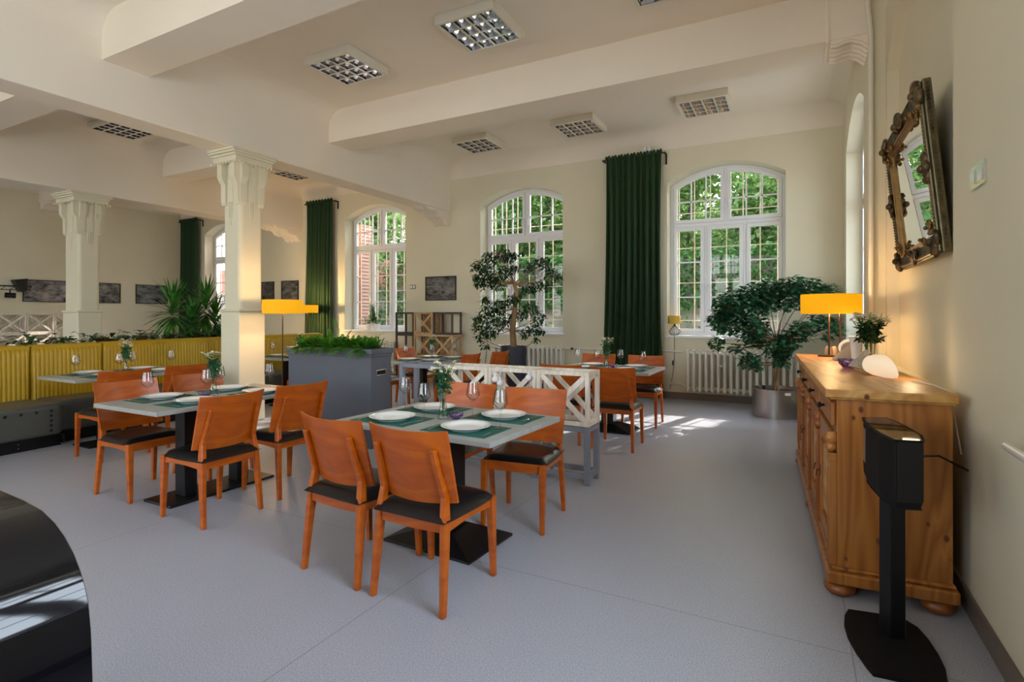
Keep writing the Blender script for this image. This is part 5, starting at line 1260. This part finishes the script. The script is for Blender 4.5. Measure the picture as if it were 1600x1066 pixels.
picture(PL, 5.68, 6.54, 1.70, 2.21, 4, 'glossy black-and-white photo left of the far column', hi=0.4, tint=(0.95, 0.93, 1.05))
picture(PL, 6.86, 7.69, 1.70, 2.21, 5, 'black-and-white street photo just right of the far column', hi=0.35)
picture(PL, 8.06, 8.88, 1.70, 2.21, 6, 'black-and-white photo partly covered by the spiky plant leaves', hi=0.3, tint=(0.9, 1.0, 1.05))
def switch(P, u0, u1, v0, v1, label, m, n=2):
    t = thing('switch_plate', label, 'switch', P((u0+u1)/2, v0, 0)); base = Vector(P((u0+u1)/2, v0, 0)); Q = lambda u, v, w_: tuple(Vector(P(u, v, w_))-base)
    b = MB(); b.prism([(u0, v0), (u1, v0), (u1, v1), (u0, v1)], Q, -0.010, -0.0005); obj('plate', b, m, t, bevel=0.002)
    for k in range(n):
        a = u0+(u1-u0)*(k+0.16)/n; c = u0+(u1-u0)*(k+0.84)/n
        b = MB(); b.prism([(a, v0+0.015), (c, v0+0.015), (c, v1-0.015), (a, v1-0.015)], Q, -0.015, -0.010); obj('rocker', b, 'paper' if m != 'louvre' else 'chrome', t, bevel=0.002)
switch(PF, -7.36, -7.21, 1.955, 2.04, 'brown double socket on the far wall right of the second window', 'switch')
switch(PR, 2.97, 3.17, 1.965, 2.065, 'mirrored glass switch plate on the right wall above the speaker', 'louvre')
t = thing('grab_rail', 'rounded white rail end on the right wall at the picture edge', 'rail', (XR-0.05, 2.53, 0.93))
b = MB(); b.tube([(0, 0.01, 0), (0, 0, 0.0), (0, -0.42, 0)], [0.006, 0.016, 0.017], 14); obj('grip', b, 'white', t)
b = MB(); b.tube([(0, -0.34, 0), (0.049, -0.34, 0)], 0.01, 10); obj('mount', b, 'white', t)

# ------------------------------------------------------------------ speaker on its stand
t = thing('floor_speaker', 'black speaker on a slim black stand in front of the pine sideboard', 'speaker', (0.367, 2.85, 0))
P = lambda u, v, w_: (u-0.367, v-2.85, w_)
basep = [(0.215, 2.99), (0.195, 2.92), (0.188, 2.84), (0.195, 2.74), (0.215, 2.64), (0.245, 2.54), (0.262, 2.50), (0.38, 2.51), (0.505, 2.575), (0.515, 2.66), (0.512, 2.76), (0.498, 2.87), (0.475, 2.96), (0.43, 3.015), (0.40, 3.02)]
b = MB(); b.prism(basep, P, 0.0, 0.014); obj('stand_base', b, 'blackmatte', t, bevel=0.003)
b = MB(); b.prism([(0.318, 2.83), (0.355, 2.80), (0.41, 2.82), (0.418, 2.87), (0.38, 2.90), (0.325, 2.88)], P, 0.014, 0.70); obj('stand_column', b, 'black', t, bevel=0.004)
top = [(0.275, 3.00), (0.268, 2.90), (0.275, 2.78), (0.295, 2.64), (0.33, 2.51), (0.426, 2.54), (0.437, 2.66), (0.42, 2.80), (0.395, 2.95), (0.366, 3.04)]
b = MB()
low = [(u+(0.35-u)*(0.0), v) for u, v in top]
n = len(top); Z = [0.92, 0.70, 0.665]
vs = [P(u, v, 0.92) for u, v in top]+[P(u, v, 0.71 if v > 2.9 else 0.69) for u, v in top]+[P(0.36+(u-0.36)*0.86, 2.77+(v-2.77)*(0.72 if v > 2.8 else 0.97), 0.655) for u, v in top]
b.add(vs, [tuple(range(n)), tuple(range(3*n-1, 2*n-1, -1))]+[(j*n+i, j*n+(i+1) % n, (j+1)*n+(i+1) % n, (j+1)*n+i) for j in range(2) for i in range(n)])
cab = obj('speaker_cabinet', b, 'blackmatte', t, bevel=0.006)
b = MB(); b.add([P(u, v, 0.9215) for u, v in inset_poly(top, 0.006)], [tuple(range(n))]); obj('top_plate', b, 'blackgloss', cab)
b = MB(); b.prism([(0.3365, 2.508), (0.4215, 2.534), (0.4225, 2.530), (0.3375, 2.504)], P, 0.685, 0.915); obj('end_cap', b, 'black', cab, bevel=0.002)
b = MB(); b.bar(P(0.2705, 2.93, 0.815), P(0.2715, 2.86, 0.815), 0.006, 0.15); obj('control_strip', b, 'steel', cab, label='brushed silver strip')
pipe('power_cable', [(0.43, 2.80, 0.78), (0.50, 2.98, 0.77), (0.57, 3.07, 0.76), (0.68, 3.10, 0.70)], 0.005, 'dark cable running from the speaker towards the right wall', 'black', 'cable')

# ------------------------------------------------------------------ black counter in the near left corner
t = thing('counter', 'black lacquered counter with a rolled edge in the near left corner', 'counter', (0, 0.55, 0))
prof = [(-1.216, 0.0), (-1.216, 0.68), (-1.219, 0.74), (-1.223, 0.785), (-1.232, 0.835), (-1.244, 0.862), (-1.264, 0.892), (-1.289, 0.919), (-1.326, 0.946), (-1.366, 0.966), (-1.422, 0.983), (-1.51, 0.991), (-1.622, 0.995), (-2.5, 1.0), (-2.5, 0.0)]
Pc = lambda u, v, w_: (u, w_, v)
b = MB(); n = len(prof); vs = [Pc(u, v, 0.0) for u, v in prof]+[Pc(u, v, -2.6) for u, v in prof]
b.add(vs, [(i, i+1, n+i+1, n+i) for i in range(n-1)], True); b.add(vs, [tuple(range(n-1, -1, -1)), tuple(range(n, 2*n))])
obj('counter_shell', b, 'blackgloss', t)
b = MB(); pi_ = inset_poly(prof, 0.004); vs = [Pc(u, v, 0.001) for u, v in prof]+[Pc(u, v, 0.001) for u, v in pi_]
b.add(vs, [(i, (i+1) % n, n+(i+1) % n, n+i) for i in range(n)]); obj('edge_banding', b, 'switch', t, label='thin pale worn edge strip')

# ------------------------------------------------------------------ stage lighting at far left
t = thing('light_bar', 'black lighting bar with small spotlights at the left edge', 'stage light', (XL+0.75, 4.4, 0))
b = MB(); b.tube([(0, 0, 0), (0, 0, 2.02)], 0.018, 8)
for k in range(3): a = 2*PI*k/3; b.tube([(0, 0, 0.5), (math.cos(a)*0.4, math.sin(a)*0.4, 0.01)], 0.012, 6)
obj('tripod', b, 'black', t)
b = MB(); b.box(-0.02, 0.02, -0.6, 1.16, 2.0, 2.03); b.box(-0.02, 0.02, -0.6, 1.16, 1.93, 1.945)
for k in range(12): b.bar((0, -0.55+k*0.15, 1.94), (0, -0.48+k*0.15, 2.0), 0.01, 0.01)
obj('crossbar', b, 'black', t)
for k in range(4):
    b = MB(); yy = -0.4+k*0.40; b.tube([(0, yy, 1.93), (0, yy, 1.86)], 0.012, 6); b.tube([(-0.02, yy-0.08, 1.82), (0.05, yy+0.08, 1.81)], 0.055, 12); obj('spotlight', b, 'black', t)
t = thing('wall_speaker', 'small black speaker mounted left of the glossy photo', 'speaker', (XL+0.12, 5.58, 2.08))
b = MB(); b.prism([(-0.12, 0.10), (0.12, 0.14), (0.10, -0.14), (0.0, -0.17)], lambda u, v, w_: (w_, u, v), -0.10, 0.10); obj('speaker_cabinet', b, 'black', t, bevel=0.008)
b = MB(); b.tube([(-0.12, 0.02, 0), (-0.05, 0.02, 0)], 0.02, 8); obj('bracket', b, 'black', t)
